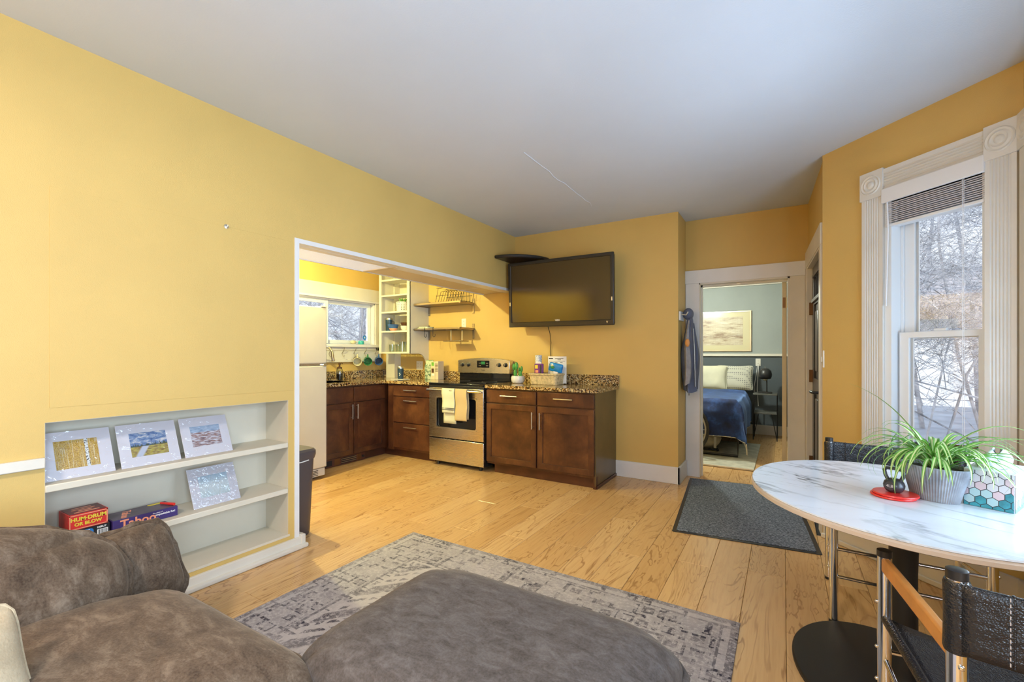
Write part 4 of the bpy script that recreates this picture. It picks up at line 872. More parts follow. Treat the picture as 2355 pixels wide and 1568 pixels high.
# ------------------------------------------------------------------ countertops
c1 = thing('countertop', 'brown granite worktop in an L shape around the sink corner', 'countertop', (-4.4, 4.1, CT), group='granite worktops')
xs_ = [KX+.001, -4.80, -4.42, -4.272, -3.512]; ys_ = [2.99, 3.12, 3.62, 3.945, TVY-.001]
cells(xs_, ys_, {(1, 1), (3, 0), (3, 1), (3, 2)}, .037, T(0, 0, CT)).build('slab', 'granite', c1, merge=True, bevel=.003)
bx('backsplash', 'granite', c1, KX+.001, 2.99, .942, KX+.022, TVY-.001, 1.048, bevel=.002); bx('backsplash', 'granite', c1, KX+.022, TVY-.021, .942, -3.512, TVY-.001, 1.048, bevel=.002)
c2 = thing('countertop', 'brown granite worktop with backsplash right of the stove', 'countertop', (-2.1, 4.26, CT), group='granite worktops')
bx('slab', 'granite', c2, -2.735, 3.945, CT, -1.465, TVY-.001, .942, bevel=.004); bx('backsplash', 'granite', c2, -2.735, TVY-.021, .942, -1.465, TVY-.001, 1.048, bevel=.002)
sk = thing('kitchen_sink', 'stainless steel sink set into the granite beside the refrigerator', 'sink', (-4.61, 3.37, .75))
b = MB(); b.prism(rpoly(-4.80, 3.12, -4.42, 3.62, .04), .004, T(0, 0, .745)); b.build('basin_floor', 'steel', sk)
for nm, q in (('basin_wall', (-4.803, 3.117, -4.80, 3.623)), ('basin_wall', (-4.42, 3.117, -4.417, 3.623)), ('basin_wall', (-4.80, 3.117, -4.42, 3.12)), ('basin_wall', (-4.80, 3.62, -4.42, 3.623))): bx(nm, 'steel', sk, q[0], q[1], .745, q[2], q[3], .9405)
fc = thing('faucet', 'chrome gooseneck faucet arching over the sink', 'faucet', (-4.855, 3.46, .942))
MB().lathe([(.026, 0), (.026, .006), (.018, .02), (.016, .06)], T(-4.855, 3.46, .942), 18).build('base', 'chrome', fc)
arc = [(-4.855, 3.46, 1.0), (-4.855, 3.46, 1.22)]+[(-4.855+.13*(1-math.cos(R(a))), 3.46, 1.235+.125*math.sin(R(a))) for a in range(0, 165, 15)]
MB().tube(arc, .0125, 12).build('spout', 'chrome', fc); e = Vector(arc[-1]); MB().tube([e, e+Vector((.012, 0, -.06)), e+Vector((.022, 0, -.115))], [.0145, .018, .021], 14).build('spray_head', 'chrome', fc); MB().tube([(-4.855, 3.478, .985), (-4.855, 3.52, .99), (-4.845, 3.56, 1.0)], .006, 8).build('lever', 'chrome', fc)
sp = thing('soap_dispenser', 'glass soap dispenser with bronze pump beside the sink', 'soap dispenser', (-4.74, 3.665, .942))
def Ls(name, prof, mat, par, x, y, z, seg=20, **kw): return MB().lathe(prof, T(x, y, z), seg, **kw).build(name, mat, par)
Ls('liquid', [(.034, .002), (.036, .004), (.036, .085)], 'soapliquid', sp, -4.74, 3.665, .942); Ls('bottle', [(.037, 0), (.0385, .003), (.0385, .125), (.034, .14), (.024, .15)], 'tumbler', sp, -4.74, 3.665, .942, cap1=False)
Ls('collar', [(.03, .146), (.03, .162), (.012, .168), (.009, .19), (.014, .195), (.014, .215), (.006, .22)], 'brass', sp, -4.74, 3.665, .942); MB().tube([(-4.74, 3.665, 1.152), (-4.74, 3.70, 1.156), (-4.74, 3.71, 1.148)], .004, 8).build('nozzle', 'brass', sp)
o = MB().prism(rpoly(-4.80, 3.56, -4.72, 3.63, .015), .012, T(0, 0, .9425)).build('sponge', 'wicker', bevel=.003); tag(o, 'tan sponge at the back of the sink beside the soap dispenser', 'sponge')
# ------------------------------------------------------------------ stove
st = thing('stove', 'stainless steel electric range with black glass cooktop', 'stove', (-3.12, 4.25, 0))
SX0, SX1 = -3.505, -2.742
bx('body', 'black', st, SX0+.004, 3.972, .05, SX1-.004, 4.565, .925); ct = bx('cooktop', 'blackglass', st, SX0, 3.93, .922, SX1, 4.50, .944, bevel=.004)
for x_, y_, r_ in ((-3.31, 4.08, .09), (-2.94, 4.08, .105), (-3.31, 4.34, .075), (-2.94, 4.34, .09)): MB().lathe([(r_-.003, .9441), (r_, .9443), (r_, .9441)], T(x_, y_, 0), 36, cap0=False, cap1=False).build('burner_ring', 'slatgrey', ct)
MO = frame((0, 3.972, 0), (1, 0, 0), (0, 0, 1))           # local z = -Y
od = cells([SX0, -3.405, -2.83, SX1], [.325, .435, .785, .888], {(1, 1)}, .04, MO).build('oven_door', 'steel', st, merge=True, bevel=.004)
MB().box(-3.41, .43, .012, -2.825, .79, .020, M=MO).build('oven_glass', 'blackglass', od)
m_ = MB(); ring = rpoly(-3.412, .428, -2.823, .792, .03); rin = rpoly(-3.395, .445, -2.84, .775, .025); n = len(ring)
m_.add([(*p, .0405) for p in ring]+[(*p, .0405) for p in rin]+[(*p, .028) for p in rin], [(k, (k+1) % n, n+(k+1) % n, n+k) for k in range(n)]+[(n+k, n+(k+1) % n, 2*n+(k+1) % n, 2*n+k) for k in range(n)], 0, MO); m_.build('window_trim', 'nickel', od)
MB().box(SX0, .888, .0, SX1, .918, .035, M=MO).build('front_rail', 'black', st, bevel=.004)
hb = MB().tube([(SX0+.004, .862, .075), (SX0+.05, .864, .092), (-3.12, .866, .098), (SX1-.05, .864, .092), (SX1-.004, .862, .075)], .0155, 12, M=MO).build('oven_handle', 'steel', od); 
for x_ in (SX0+.02, SX1-.02): MB().tube([(x_, .862, .038), (x_, .862, .08)], .012, 8, M=MO).build('handle_post', 'steel', od)
bx('storage_drawer', 'steel', st, SX0, 3.934, .055, SX1, 3.972, .312, bevel=.004)
for x_ in (SX0+.08, SX1-.08): MB().lathe([(.018, 0), (.018, .055)], T(x_, 4.0, 0), 10).build('leveling_foot', 'black', st)
# backguard
bx('rear_panel', 'blackglass', st, SX0+.01, 4.49, .944, SX1-.01, 4.545, 1.045, bevel=.003)
top = [(SX0+.7629*k/14, 1.195+.028*math.sin(math.pi*k/14)) for k in range(15)]
bg = MB().prism([(SX0, 1.035)]+[(SX1, 1.035)]+top[::-1], -.085, Matrix(((1, 0, 0, 0), (0, 0, 1, 4.555), (0, 1, 0, 0), (0, 0, 0, 1)))).build('control_panel', 'steel', st, merge=True, bevel=.006)
MC = frame((0, 4.47, 0), (1, 0, 0), (0, 0, 1))
for x_ in (-3.435, -3.345, -2.89, -2.80): kn = MB().lathe([(.027, 0), (.026, .004), (.021, .006), (.019, .026), (.016, .028)], MC @ T(x_, 1.14, 0), 20).build('knob', 'black', bg); MB().box(x_-.003, 1.125, .02, x_+.003, 1.158, .031, M=MC).build('pointer', 'nickel', kn)
dp = MB().prism(rpoly(-3.21, 1.105, -3.03, 1.19, .006), .003, MC).build('display', 'blackglass', bg); MB().box(-3.15, 1.145, .003, -3.09, 1.178, .004, M=MC).build('clock_window', 'green', dp)
for k in range(4):
    for s_ in (-1, 1): MB().box(-3.12+s_*(.045+.018*(k % 2)), 1.125+.03*(k//2), .003, -3.12+s_*(.045+.018*(k % 2))+.011, 1.133+.03*(k//2), .0038, M=MC).build('button', 'nickel', dp)
text('Amana', .020, MC @ T(-3.12, 1.075, .0005), 'ink', bg)
def towel(x0, x1, zf, zb, mat, lab, stripes, off):
    y0, rt, yb = 3.866-off, .888, 3.892
    prof = [(yb, zb)]+[(yb, zb+(rt-.02-zb)*k/4) for k in range(1, 5)]+[(3.882+(yb-3.882)*math.cos(R(a)), rt-.018+.018*math.sin(R(a))) for a in range(20, 91, 35)]+[(3.870+.010*math.cos(R(a))-off, rt-.018+.018*math.sin(R(a))) for a in (110, 150)]+[(y0-.006-.004*math.sin(k*1.3), rt-.02-(rt-.02-zf)*k/8) for k in range(0, 9)]
    def f(u, v):
        t = u*(len(prof)-1); i = min(int(t), len(prof)-2); a, b2 = prof[i], prof[i+1]; q = t-i; y = a[0]+(b2[0]-a[0])*q; z = a[1]+(b2[1]-a[1])*q
        return (x0+(x1-x0)*v+.004*math.sin(z*20), y-.004*math.sin(v*7)*(1 if i > 8 else 0), z)
    o = MB().grid(f, 40, 8).build('dish_towel', mat, solid=.006, angle=80); tag(o, lab, 'towel', 'dish towels on the oven handle')
    for z in stripes: MB().box(x0+.004*math.sin(z*20), y0-.016, z, x1+.004*math.sin(z*20), y0-.012, z+.006).build('stripe', 'ink', o)
towel(-3.25, -3.075, .62, .50, 'towelwhite', 'white striped dish towel hanging at the left of the oven handle', (.655, .67), 0.)
towel(-3.065, -2.905, .545, .56, 'toweltan', 'tan dish towel hanging next to the white one on the oven', (), .0)
# ------------------------------------------------------------------ kitchen window with sill and hook rail
kw = sthing('window_4', (KX, 3.75, 1.4))
def kb_(name, mat, par, x0, y0, z0, x1, y1, z1, **k): return bx(name, mat, par, KX+x0, y0, z0, KX+x1, y1, z1, **k)
kb_('head_casing', 'cream', kw, 0, 3.0, 2.0, .022, 4.50, 2.165, bevel=.003); kb_('head_bead', 'white', kw, 0, 3.0, 1.975, .035, 4.46, 2.0, bevel=.004); kb_('side_casing', 'cream', kw, 0, 4.40, 1.16, .02, 4.49, 2.0, bevel=.003)
kb_('jamb', 'white', kw, -.14, 4.385, 1.40, .0, 4.40, 1.975); kb_('jamb', 'white', kw, -.14, 3.1, 1.40, 0, 3.115, 1.975); kb_('head_jamb', 'white', kw, -.14, 3.1, 1.96, 0, 4.40, 1.975); kb_('sill', 'white', kw, -.14, 3.0, 1.36, .045, 4.50, 1.40, bevel=.006); kb_('apron', 'cream', kw, 0, 3.0, 1.315, .02, 4.50, 1.36, bevel=.003)
for a, b, w_ in ((3.12, 3.66, -.06), (3.63, 4.38, -.1)):
    sh = cells([a, a+.05, b-.05, b], [1.405, 1.455, 1.915, 1.96], {(1, 1)}, .035, frame((KX+w_, 0, 0), (0, 1, 0), (0, 0, 1))).build('sash', 'vinyl', kw, merge=True, bevel=.003); kb_('pane', 'glass', sh, w_+.014, a+.047, 1.452, w_+.018, b-.047, 1.918)
o = MB().lathe([(.032, 0), (.032, .001)], frame((KX-.078, 4.285, 1.50), (0, 1, 0), (0, 0, 1)), 24).build('window_sticker', 'blueink'); tag(o, 'round blue sticker in the corner of the kitchen window', 'sticker'); text('a', .05, frame((KX-.0765, 4.285, 1.503), (0, 1, 0), (0, 0, 1)), 'paper', o)
o = Ls('scrub_pad', [(.035, 0), (.04, .01), (.038, .04), (.03, .05)], 'teal', None, KX+.0, 4.16, 1.401, 18); tag(o, 'teal scrubber standing on the kitchen window sill', 'scrubber')
o = MB().sphere((KX+.0, 4.03, 1.428), (.03, .045, .027), None, 14, 8).build('soap_bar', 'creamglaze'); tag(o, 'pale soap lying on the kitchen window sill', 'soap')
hr = thing('hook_rail', 'cream wooden rail with five hooks under the kitchen window', 'hook rail', (KX+.01, 3.95, 1.16)); kb_('board', 'cream', hr, .0, 3.3, 1.20, .018, 4.50, 1.312, bevel=.003); kb_('ledge', 'cream', hr, 0, 3.3, 1.165, .026, 4.50, 1.20, bevel=.003)
HY = (3.64, 3.835, 4.02, 4.195, 4.385)
for y in HY:
    hk_ = MB().lathe([(.011, 0), (.011, .003), (.006, .006)], frame((KX+.018, y, 1.275), (0, 1, 0), (0, 0, 1)), 12).build('hook_plate', 'nickel', hr)
    MB().tube([(KX+.02, y, 1.285), (KX+.04, y, 1.30), (KX+.055, y+.008, 1.335), (KX+.062, y+.012, 1.36)], .0042, 7).build('upper_hook', 'nickel', hk_); MB().tube([(KX+.02, y, 1.27), (KX+.035, y, 1.245), (KX+.052, y, 1.236), (KX+.066, y, 1.250)], .0038, 7).build('lower_hook', 'nickel', hk_)
def mug(y, mats, lab):
    c = thing('mug', lab, 'mug', (KX+.085, y, 1.12), group='mugs hanging on the hook rail')
    ax = Vector((.78, -.60, -.16)).normalized(); cen = Vector((KX+.085, y+.004, 1.178)); up = Vector((0, 0, 1)); sd = up.cross(ax).normalized(); u2 = ax.cross(sd)
    M = Matrix(((sd.x, u2.x, ax.x, cen.x), (sd.y, u2.y, ax.y, cen.y), (sd.z, u2.z, ax.z, cen.z), (0, 0, 0, 1)))
    M = M @ Matrix.Scale(1.28, 4)
    MB().lathe([(.034, -.046), (.040, -.040), (.041, 0), (.042, .046), (.0435, .048), (.042, .050), (.038, .047), (.037, 0), (.035, -.038)], M, 28, cap1=True).build('body', mats[0], c); MB().lathe([(.0385, .0465), (.0372, .0), (.0352, -.036)], M, 28, cap0=False).build('inside', mats[1], c)
    MB().tube([(0, .039, .028), (0, .058, .026), (0, .068, .005), (0, .060, -.018), (0, .039, -.024)], .0065, 8, M=M).build('handle', mats[0], c)
    if len(mats) > 2: MB().lathe([(.0352, -.047), (.0412, -.041), (.0418, -.008)], M, 28, cap1=False).build('glaze_band', mats[2], c)
mug(HY[2], ('creamglaze', 'creamglaze', 'browng'), 'cream and brown mug hanging below the kitchen window, left of the green mug')
mug(HY[3], ('green', 'cactus'), 'green mug hanging between the cream and blue mugs')
mug(HY[4], ('blueglaze', 'navy'), 'blue mug hanging nearest the open cupboard')
# ------------------------------------------------------------------ open corner cupboard and its contents
oc_ = thing('open_cupboard', 'white painted open wall cupboard in the kitchen corner', 'cupboard', (-4.36, 4.4, 1.27))
CZ = (1.275, 1.555, 1.81, 2.03, 2.235); 
bx('stile', 'cabwhite', oc_, -4.645, 4.215, 1.275, -4.605, 4.235, 2.45, bevel=.002); bx('stile', 'cabwhite', oc_, -4.135, 4.215, 1.275, -4.088, 4.235, 2.45, bevel=.002); bx('left_side', 'cabwhite', oc_, -4.645, 4.235, 1.275, -4.63, 4.465, 2.45)
for z in CZ: bx('shelf', 'cabwhite', oc_, -4.628 if z > 1.3 else -4.645, 4.22, z, -4.107, 4.464, z+.022, bevel=.002); 
pts = [(4.22, 2.45), (4.22, 1.275), (4.40, 1.275)]+[(4.40+.17*math.sin(R(a)), 1.275-.30*(1-math.cos(R(a)))) for a in range(15, 91, 15)]+[(TVY-.001, .975), (TVY-.001, 2.45)]
MB().prism(pts, .018, Matrix(((0, 0, 1, -4.106), (1, 0, 0, 0), (0, 1, 0, 0), (0, 0, 0, 1)))).build('right_side', 'cabwhite', oc_, merge=True)
bx('back_panel', 'cabwhite', oc_, -4.609, 4.56, 1.275, -4.107, 4.579, 2.45); bx('top_panel', 'cabwhite', oc_, -4.645, 4.22, 2.45, -4.09, 4.579, 2.465)
o = Ls('pot', [(.065, 0), (.08, .004), (.088, .125), (.085, .128), (.08, .11)], 'potdot', None, -4.33, 4.34, 1.8325, 28); tag(o, 'white pot with black lattice pattern in the open cupboard', 'pot')
for k in range(7): a = k*.9; MB().tube([(-4.33+.02*math.cos(a), 4.34+.02*math.sin(a), 1.94), (-4.33+.04*math.cos(a), 4.34+.04*math.sin(a), 1.985+.004*(k % 3)), (-4.33+.055*math.cos(a), 4.34+.055*math.sin(a), 2.01)], [.004, .009, .002], 6).build('leaf', 'leafgreen', o)
tm = thing('travel_mug', 'tall dark travel mug with handle in the open cupboard', 'travel mug', (-4.55, 4.32, 1.578)); Ls('body', [(.042, 0), (.044, .004), (.047, .155)], 'navy', tm, -4.565, 4.32, 1.578); Ls('lid', [(.048, .155), (.048, .172), (.04, .178)], 'nickel', tm, -4.565, 4.32, 1.578); MB().tube([(-4.512, 4.32, 1.715), (-4.475, 4.32, 1.71), (-4.47, 4.32, 1.64), (-4.512, 4.32, 1.625)], .006, 8).build('handle', 'black', tm)
bwl = thing('bowl', 'blue bowl with orange and cream bands in the open cupboard', 'bowl', (-4.45, 4.29, 1.578)); bp = [(.03, 0), (.034, .004), (.052, .025), (.066, .055), (.075, .085), (.07, .085), (.05, .03), (.02, .012)]
Ls('body', bp, 'blueglaze', bwl, -4.45, 4.285, 1.578, 28); Ls('orange_band', [(.0348, .004), (.0528, .025), (.0545, .030)], 'orange', bwl, -4.45, 4.285, 1.578, 28, cap0=False, cap1=False); Ls('cream_band', [(.055, .031), (.0622, .049)], 'creamglaze', bwl, -4.45, 4.285, 1.578, 28, cap0=False, cap1=False)
o = Ls('bowl', [(.03, 0), (.034, .004), (.055, .03), (.064, .062), (.06, .062), (.045, .02)], 'whitegloss', None, -4.275, 4.33, 1.578, 28); tag(o, 'white bowl nested under a dark one in the open cupboard', 'bowl')
o = Ls('bowl', [(.03, 0), (.045, .012), (.058, .045), (.062, .060), (.058, .060), (.04, .012)], 'browng', None, -4.275, 4.33, 1.625, 28); tag(o, 'dark brown bowl stacked in the white one in the open cupboard', 'bowl')
for k, (x_, h_) in enumerate(((-4.50, .10), (-4.40, .10), (-4.31, .135), (-4.23, .135))):
    o = Ls('drinking_glass', [(.028, 0), (.031, .003), (.036, h_), (.0345, h_), (.0295, .01), (.01, .008)], 'tumbler', None, x_, 4.31+.015*(k % 2), 1.298, 22)
    tag(o, ('short drinking glass leftmost on the bottom shelf of the open cupboard', 'short drinking glass second from the left on the bottom cupboard shelf', 'tall drinking glass next to the short ones in the open cupboard', 'tall drinking glass rightmost on the bottom cupboard shelf')[k], 'glass', 'glasses in the open cupboard')
# ------------------------------------------------------------------ bracket shelves on the back wall
def bracket_shelf(z, label, slatted):
    c = thing('wall_shelf', label, 'shelf', (-3.69, 4.42, z), group='bracket shelves on the kitchen wall')
    for x_ in (-4.075, -3.345):
        bk = bx('bracket', 'steelshelf', c, x_-.014, 4.571, z-.115, x_+.014, 4.579, z+.075, bevel=.001); bx('arm', 'steelshelf', bk, x_-.012, 4.29, z-.008, x_+.012, 4.571, z)
        for zz in (z-.095, z+.055): MB().lathe([(.005, 0), (.004, .004)], frame((x_, 4.571, zz), (1, 0, 0), (0, 0, 1)), 8).build('screw', 'nickel', bk)
    if not slatted:
        bx('board', 'steelshelf', c, -4.075, 4.285, z, -3.325, 4.568, z+.018, bevel=.003); bx('front_rail', 'steelshelf', c, -4.078, 4.28, z-.002, -3.322, 4.288, z+.022, bevel=.002)
    else:
        bx('front_rail', 'steelshelf', c, -4.078, 4.280, z-.004, -3.322, 4.290, z+.018, bevel=.002); bx('rear_rail', 'steelshelf', c, -4.078, 4.558, z-.004, -3.322, 4.568, z+.018)
        bx('end_rail', 'steelshelf', c, -4.078, 4.28, z-.004, -4.068, 4.568, z+.018); bx('end_rail', 'steelshelf', c, -3.332, 4.28, z-.004, -3.322, 4.568, z+.018)
        for k in range(8): bx('slat', 'steelshelf', c, -4.07, 4.302+k*.032, z+.002, -3.33, 4.320+k*.032, z+.012)
    return c
bracket_shelf(1.895, 'upper dark bracket shelf on the yellow kitchen wall', False); bracket_shelf(1.578, 'lower slatted metal shelf on the yellow kitchen wall', True)
wr = thing('wire_rack', 'black wire dish rack standing on the upper kitchen shelf', 'rack', (-3.55, 4.43, 1.914))
def wire(name, pts, r=.0028): return MB().tube(pts, r, 5).build(name, 'blackmat', wr)
for x_, tp in ((-3.745, .0), (-3.33, .0)): wire('end_frame', [(x_, 4.32, 1.918), (x_+.03, 4.34, 2.10), (x_+.04, 4.52, 2.10), (x_, 4.54, 1.918), (x_, 4.32, 1.918)])
for y_, z_ in ((4.32, 1.918), (4.54, 1.918), (4.34, 2.10), (4.52, 2.10), (4.33, 2.0), (4.53, 2.0)): wire('rail', [(-3.745, y_, z_), (-3.33, y_, z_)])
for k in range(9): x_ = -3.71+k*.042; wire('divider', [(x_, 4.33, 1.92), (x_+.02, 4.36, 2.05), (x_+.035, 4.43, 2.075), (x_+.02, 4.50, 2.05), (x_, 4.53, 1.92)])
for k, (z_, x0, x1) in enumerate(((1.591, -4.05, -3.86), (1.606, -4.03, -3.88))):
    o = MB().prism(rpoly(x0, 4.31, x1, 4.46, .02), .0145, T(0, 0, z_)).build('folded_cloth', 'towelwhite', bevel=.005); tag(o, ('lower of the folded white cloths on the slatted kitchen shelf', 'upper folded white cloth on the slatted kitchen shelf')[k], 'cloth', 'folded cloths on the slatted shelf')
for k, x_ in enumerate((-3.89, -3.75)):
    o = MB().tube([(x_, 4.285, 1.604), (x_, 4.275, 1.598), (x_, 4.276, 1.56)]+[(x_+.018-.018*math.cos(R(a)), 4.276, 1.50-.018*math.sin(R(a))) for a in range(0, 181, 30)]+[(x_+.036, 4.276, 1.52)], .0032, 6).build('s_hook', 'blackmat'); tag(o, ('black hook on the slatted shelf, the one nearer the cupboard', 'black hook on the slatted shelf, the one nearer the hanging tray')[k], 'hook', 'hooks on the slatted shelf')
ht_ = thing('hanging_tray', 'small metal tray hung under the slatted kitchen shelf', 'tray', (-3.5, 4.42, 1.415))
bx('plate', 'steelshelf', ht_, -3.64, 4.34, 1.425, -3.36, 4.50, 1.437, bevel=.003)
for x_ in (-3.575, -3.40): bx('strap', 'nickel', ht_, x_-.010, 4.415, 1.437, x_+.010, 4.421, 1.574); bx('strap_arm', 'nickel', ht_, x_-.010, 4.33, 1.568, x_+.010, 4.421, 1.574)
def outlet(name, M, lab, gfci=False, w=.07):
    o = MB().prism(rpoly(-w/2, -.058, w/2, .058, .006), .005, M).build(name, 'outlet', bevel=.0015); tag(o, lab, 'outlet')
    for k in range(2 if w < .1 else 4):
        cx = 0 if w < .1 else (-.024, .024)[k//2]; cy = (.021, -.021)[k % 2]; s = MB().prism(rpoly(cx-.017, cy-.014, cx+.017, cy+.014, .008), .007, M).build('socket', 'outlet', o)
        for dx in (-.006, .006): MB().box(cx+dx-.0012, cy-.003, .007, cx+dx+.0012, cy+.006, .0073, M=M).build('slot', 'ink', s)
    return o
MWk = lambda x, z: frame((x, TVY-.0005, z), (1, 0, 0), (0, 0, 1))
outlet('wall_outlet', MWk(-3.495, 1.665), 'white outlet on the yellow wall above the slatted shelf'); outlet('wall_outlet', MWk(-4.25, 1.115), 'double white outlet under the open cupboard behind the tumbler', w=.115)
# things on the worktops
tu = thing('tumbler', 'navy insulated tumbler with white logo on the kitchen corner worktop', 'tumbler', (-4.28, 4.25, .946)); Ls('body', [(.034, 0), (.036, .004), (.040, .135)], 'navy', tu, -4.28, 4.25, .9465, 26); Ls('lid', [(.041, .135), (.0415, .158), (.036, .166)], 'nickel', tu, -4.28, 4.25, .9465, 26)
Ml = frame((-4.265, 4.2128, 1.005), (.93, .36, 0), (0, 0, 1)); MB().add([(0, .022, 0), (.018, 0, 0), (0, -.022, 0), (-.004, -.014, 0), (.008, 0, 0), (-.004, .014, 0)], [(0, 1, 4, 5), (1, 2, 3, 4)], 0, Ml @ T(0, 0, .0015)).build('logo', 'paper', tu, solid=.001)
o = MB().prism(rpoly(-4.40, 4.18, -4.17, 4.33, .02), .004, T(0, 0, .9422)).build('tray', 'whitegloss', bevel=.001); tag(o, 'thin pale tray under the navy tumbler', 'tray')
cb = thing('coffee_bag', 'pale green printed coffee bag left of two cartons beside the stove', 'coffee bag', (-3.93, 4.42, .942))
def bag(u, v):
    a = 2*math.pi*u; c_, s_ = math.cos(a), math.sin(a); sq = lambda q: math.copysign(abs(q)**.5, q); t = 1-.75*max(0, v-.72)/.28; return (-3.93+.062*sq(c_)*(1-.06*math.sin(v*9)), 4.42+.042*sq(s_)*t, .943+.245*v)
def bagmat():
    m, nt, b = newmat('coffee_bag_print', .4); c = ramp(nt, noise(nt, coords(nt), 26, 3, .6), [(.38, (.03, .09, .05)), (.47, (.22, .33, .20)), (.55, (.55, .62, .42))]); L(nt, c, b.inputs['Base Color']); return m
MB().grid(bag, 28, 14, cu=True).build('pouch', bagmat(), cb); MB().tube([(-3.99, 4.42, 1.188), (-3.87, 4.42, 1.188)], .004, 6).build('seal', 'cactus', cb)
k1 = thing('carton', 'cream carton with brown label between the coffee bag and striped carton', 'carton', (-3.835, 4.42, .942), group='cartons on the corner worktop'); bx('box', 'creamglaze', k1, -3.868, 4.37, .9425, -3.800, 4.48, 1.175, bevel=.002); bx('label', 'browng', k1, -3.855, 4.369, 1.03, -3.815, 4.37, 1.085); bx('label', 'leafgreen', k1, -3.855, 4.369, 1.12, -3.815, 4.37, 1.165); bx('label', 'paper', k1, -3.85, 4.369, .995, -3.81, 4.37, 1.02)
k2 = thing('carton', 'tan striped carton nearest the stove beside the cream carton', 'carton', (-3.75, 4.42, .942), group='cartons on the corner worktop'); bx('box', 'soffit', k2, -3.797, 4.37, .9425, -3.745, 4.48, 1.178, bevel=.002)
for k in range(6): bx('stripe', 'browng', k2, -3.793, 4.3688, 1.05+k*.018, -3.75, 4.37, 1.057+k*.018)
# cactus
ca = thing('potted_cactus', 'small cactus in a white fluted pot beside the stove', 'cactus', (-2.565, 4.36, .942)); m_ = MB(); seg = 40; prof = [(.05, 0), (.066, .008), (.077, .035), (.078, .06), (.070, .082), (.064, .082), (.06, .07)]
m_.add([((r*(1+(.035*math.cos(k*math.pi*.5+z*60) if 0 < z < .08 else 0)))*math.cos(2*math.pi*k/seg)-2.565, (r*(1+(.035*math.cos(k*math.pi*.5+z*60) if 0 < z < .08 else 0)))*math.sin(2*math.pi*k/seg)+4.36, z+.9425) for r, z in prof for k in range(seg)], [(i*seg+k, i*seg+(k+1) % seg, (i+1)*seg+(k+1) % seg, (i+1)*seg+k) for i in range(6) for k in range(seg)]+[tuple(range(seg-1, -1, -1)), tuple(6*seg+k for k in range(seg))]); m_.build('pot', 'whitegloss', ca)
for x_, z_, rx, rz in ((-2.60, 1.055, .022, .045), (-2.588, 1.135, .028, .045), (-2.622, 1.125, .017, .038), (-2.535, 1.045, .022, .042), (-2.518, 1.10, .015, .036), (-2.548, 1.09, .013, .03)): MB().sphere((x_, 4.36, z_), (rx, .014, rz), None, 14, 10).build('pad', 'cactus', ca)
# basket
bk = thing('basket', 'woven seagrass basket on the granite right of the stove', 'basket', (-2.19, 4.36, .942)); m_ = MB()
def bask(u, v):
    pts = rpoly(-.155-.012*v, -.105-.012*v, .155+.012*v, .105+.012*v, .03, 6); i = int(round(u*len(pts))) % len(pts); w_ = .0018*math.sin(v*44+(i % 2)*math.pi); x, y = pts[i]; return (-2.195+x*(1+w_*3), 4.36+y*(1+w_*3), .9435+.105*v)
m_.grid(bask, 28, 22, cu=True); m_.build('weave', 'wicker', bk, solid=.006); bx('bottom', 'wicker', bk, -2.34, 4.265, .943, -2.05, 4.455, .950)
MB().tube([(x-2.195, y+4.36, 1.052) for x, y in rpoly(-.17, -.12, .17, .12, .035, 5)], .0125, 8, closed=True).build('rim', 'wicker', bk)
pu = thing('snack_pack', 'purple snack packet standing in the basket', 'packet', (-2.29, 4.36, .952)); bx('packet', 'purple', pu, -2.345, 4.34, .952, -2.245, 4.375, 1.165, bevel=.006); bx('badge', 'yellowink', pu, -2.335, 4.3385, 1.11, -2.30, 4.3402, 1.15, bevel=.001); bx('caption', 'orange', pu, -2.33, 4.3385, 1.065, -2.295, 4.3402, 1.095)
bx('side_strip', 'ink', pu, -2.275, 4.3385, 1.06, -2.255, 4.3402, 1.15); bx('flap', 'mat', pu, -2.33, 4.35, 1.165, -2.265, 4.362, 1.185)
def lat():
    m, nt, b = newmat('blue_lattice_paper', .6); v = coords(nt, 'Object', (1, 1, 1), (R(30), 0, R(30))); w_ = node(nt, 'ShaderNodeTexChecker', {'Vector': v, 'Scale': 70., 'Color1': (.78, .79, .82), 'Color2': (.38, .42, .50)}).outputs[0]; L(nt, w_, b.inputs['Base Color']); return m
tr_ = thing('paper_roll', 'white quilted paper roll at the back left of the basket', 'paper roll', (-2.335, 4.415, .952)); MB().lathe([(.036, 0), (.038, .004), (.038, .30), (.034, .306)], T(-2.335, 4.42, .952), 24).build('roll', lat(), tr_); MB().lathe([(.014, .3062), (.013, .307)], T(-2.335, 4.42, .952), 14).build('core', 'wicker', tr_)
cd = thing('guide_card', 'white printed card propped in the basket behind the blue packet', 'card', (-2.11, 4.42, .952)); bx('card', 'paper', cd, -2.215, 4.418, .952, -1.995, 4.421, 1.245)
for k, (a, b_, z_, h_) in enumerate(((-2.205, -2.155, 1.215, .012), (-2.13, -2.03, 1.218, .006), (-2.10, -2.06, 1.206, .005), (-2.20, -2.01, 1.19, .003), (-2.20, -2.19, 1.15, .014), (-2.13, -2.10, 1.175, .006), (-2.07, -2.04, 1.175, .006))): bx('printed_line', 'ink', cd, a, 4.4172, z_, b_, 4.418, z_+h_)
bp_ = thing('wipes_pack', 'shiny blue plastic packet tilted in the basket', 'packet', (-2.08, 4.35, 1.0)); b, lp = pillow(.17, .10, .035, T(-2.085, 4.345, 1.125) @ Matrix.Rotation(R(90), 4, 'X') @ rotz(R(-12)), p=3, q=.5, n=14, wr=.2, seed=2., pinch=.08); b.build('packet', 'bluepack', bp_, merge=True, angle=80)
MB().sphere((-2.115, 4.3255, 1.13), (.025, .004, .018), None, 12, 8).build('picture', 'green', bp_); MB().sphere((-2.12, 4.3245, 1.15), (.02, .004, .008), None, 12, 8).build('logo', 'creamglaze', bp_)
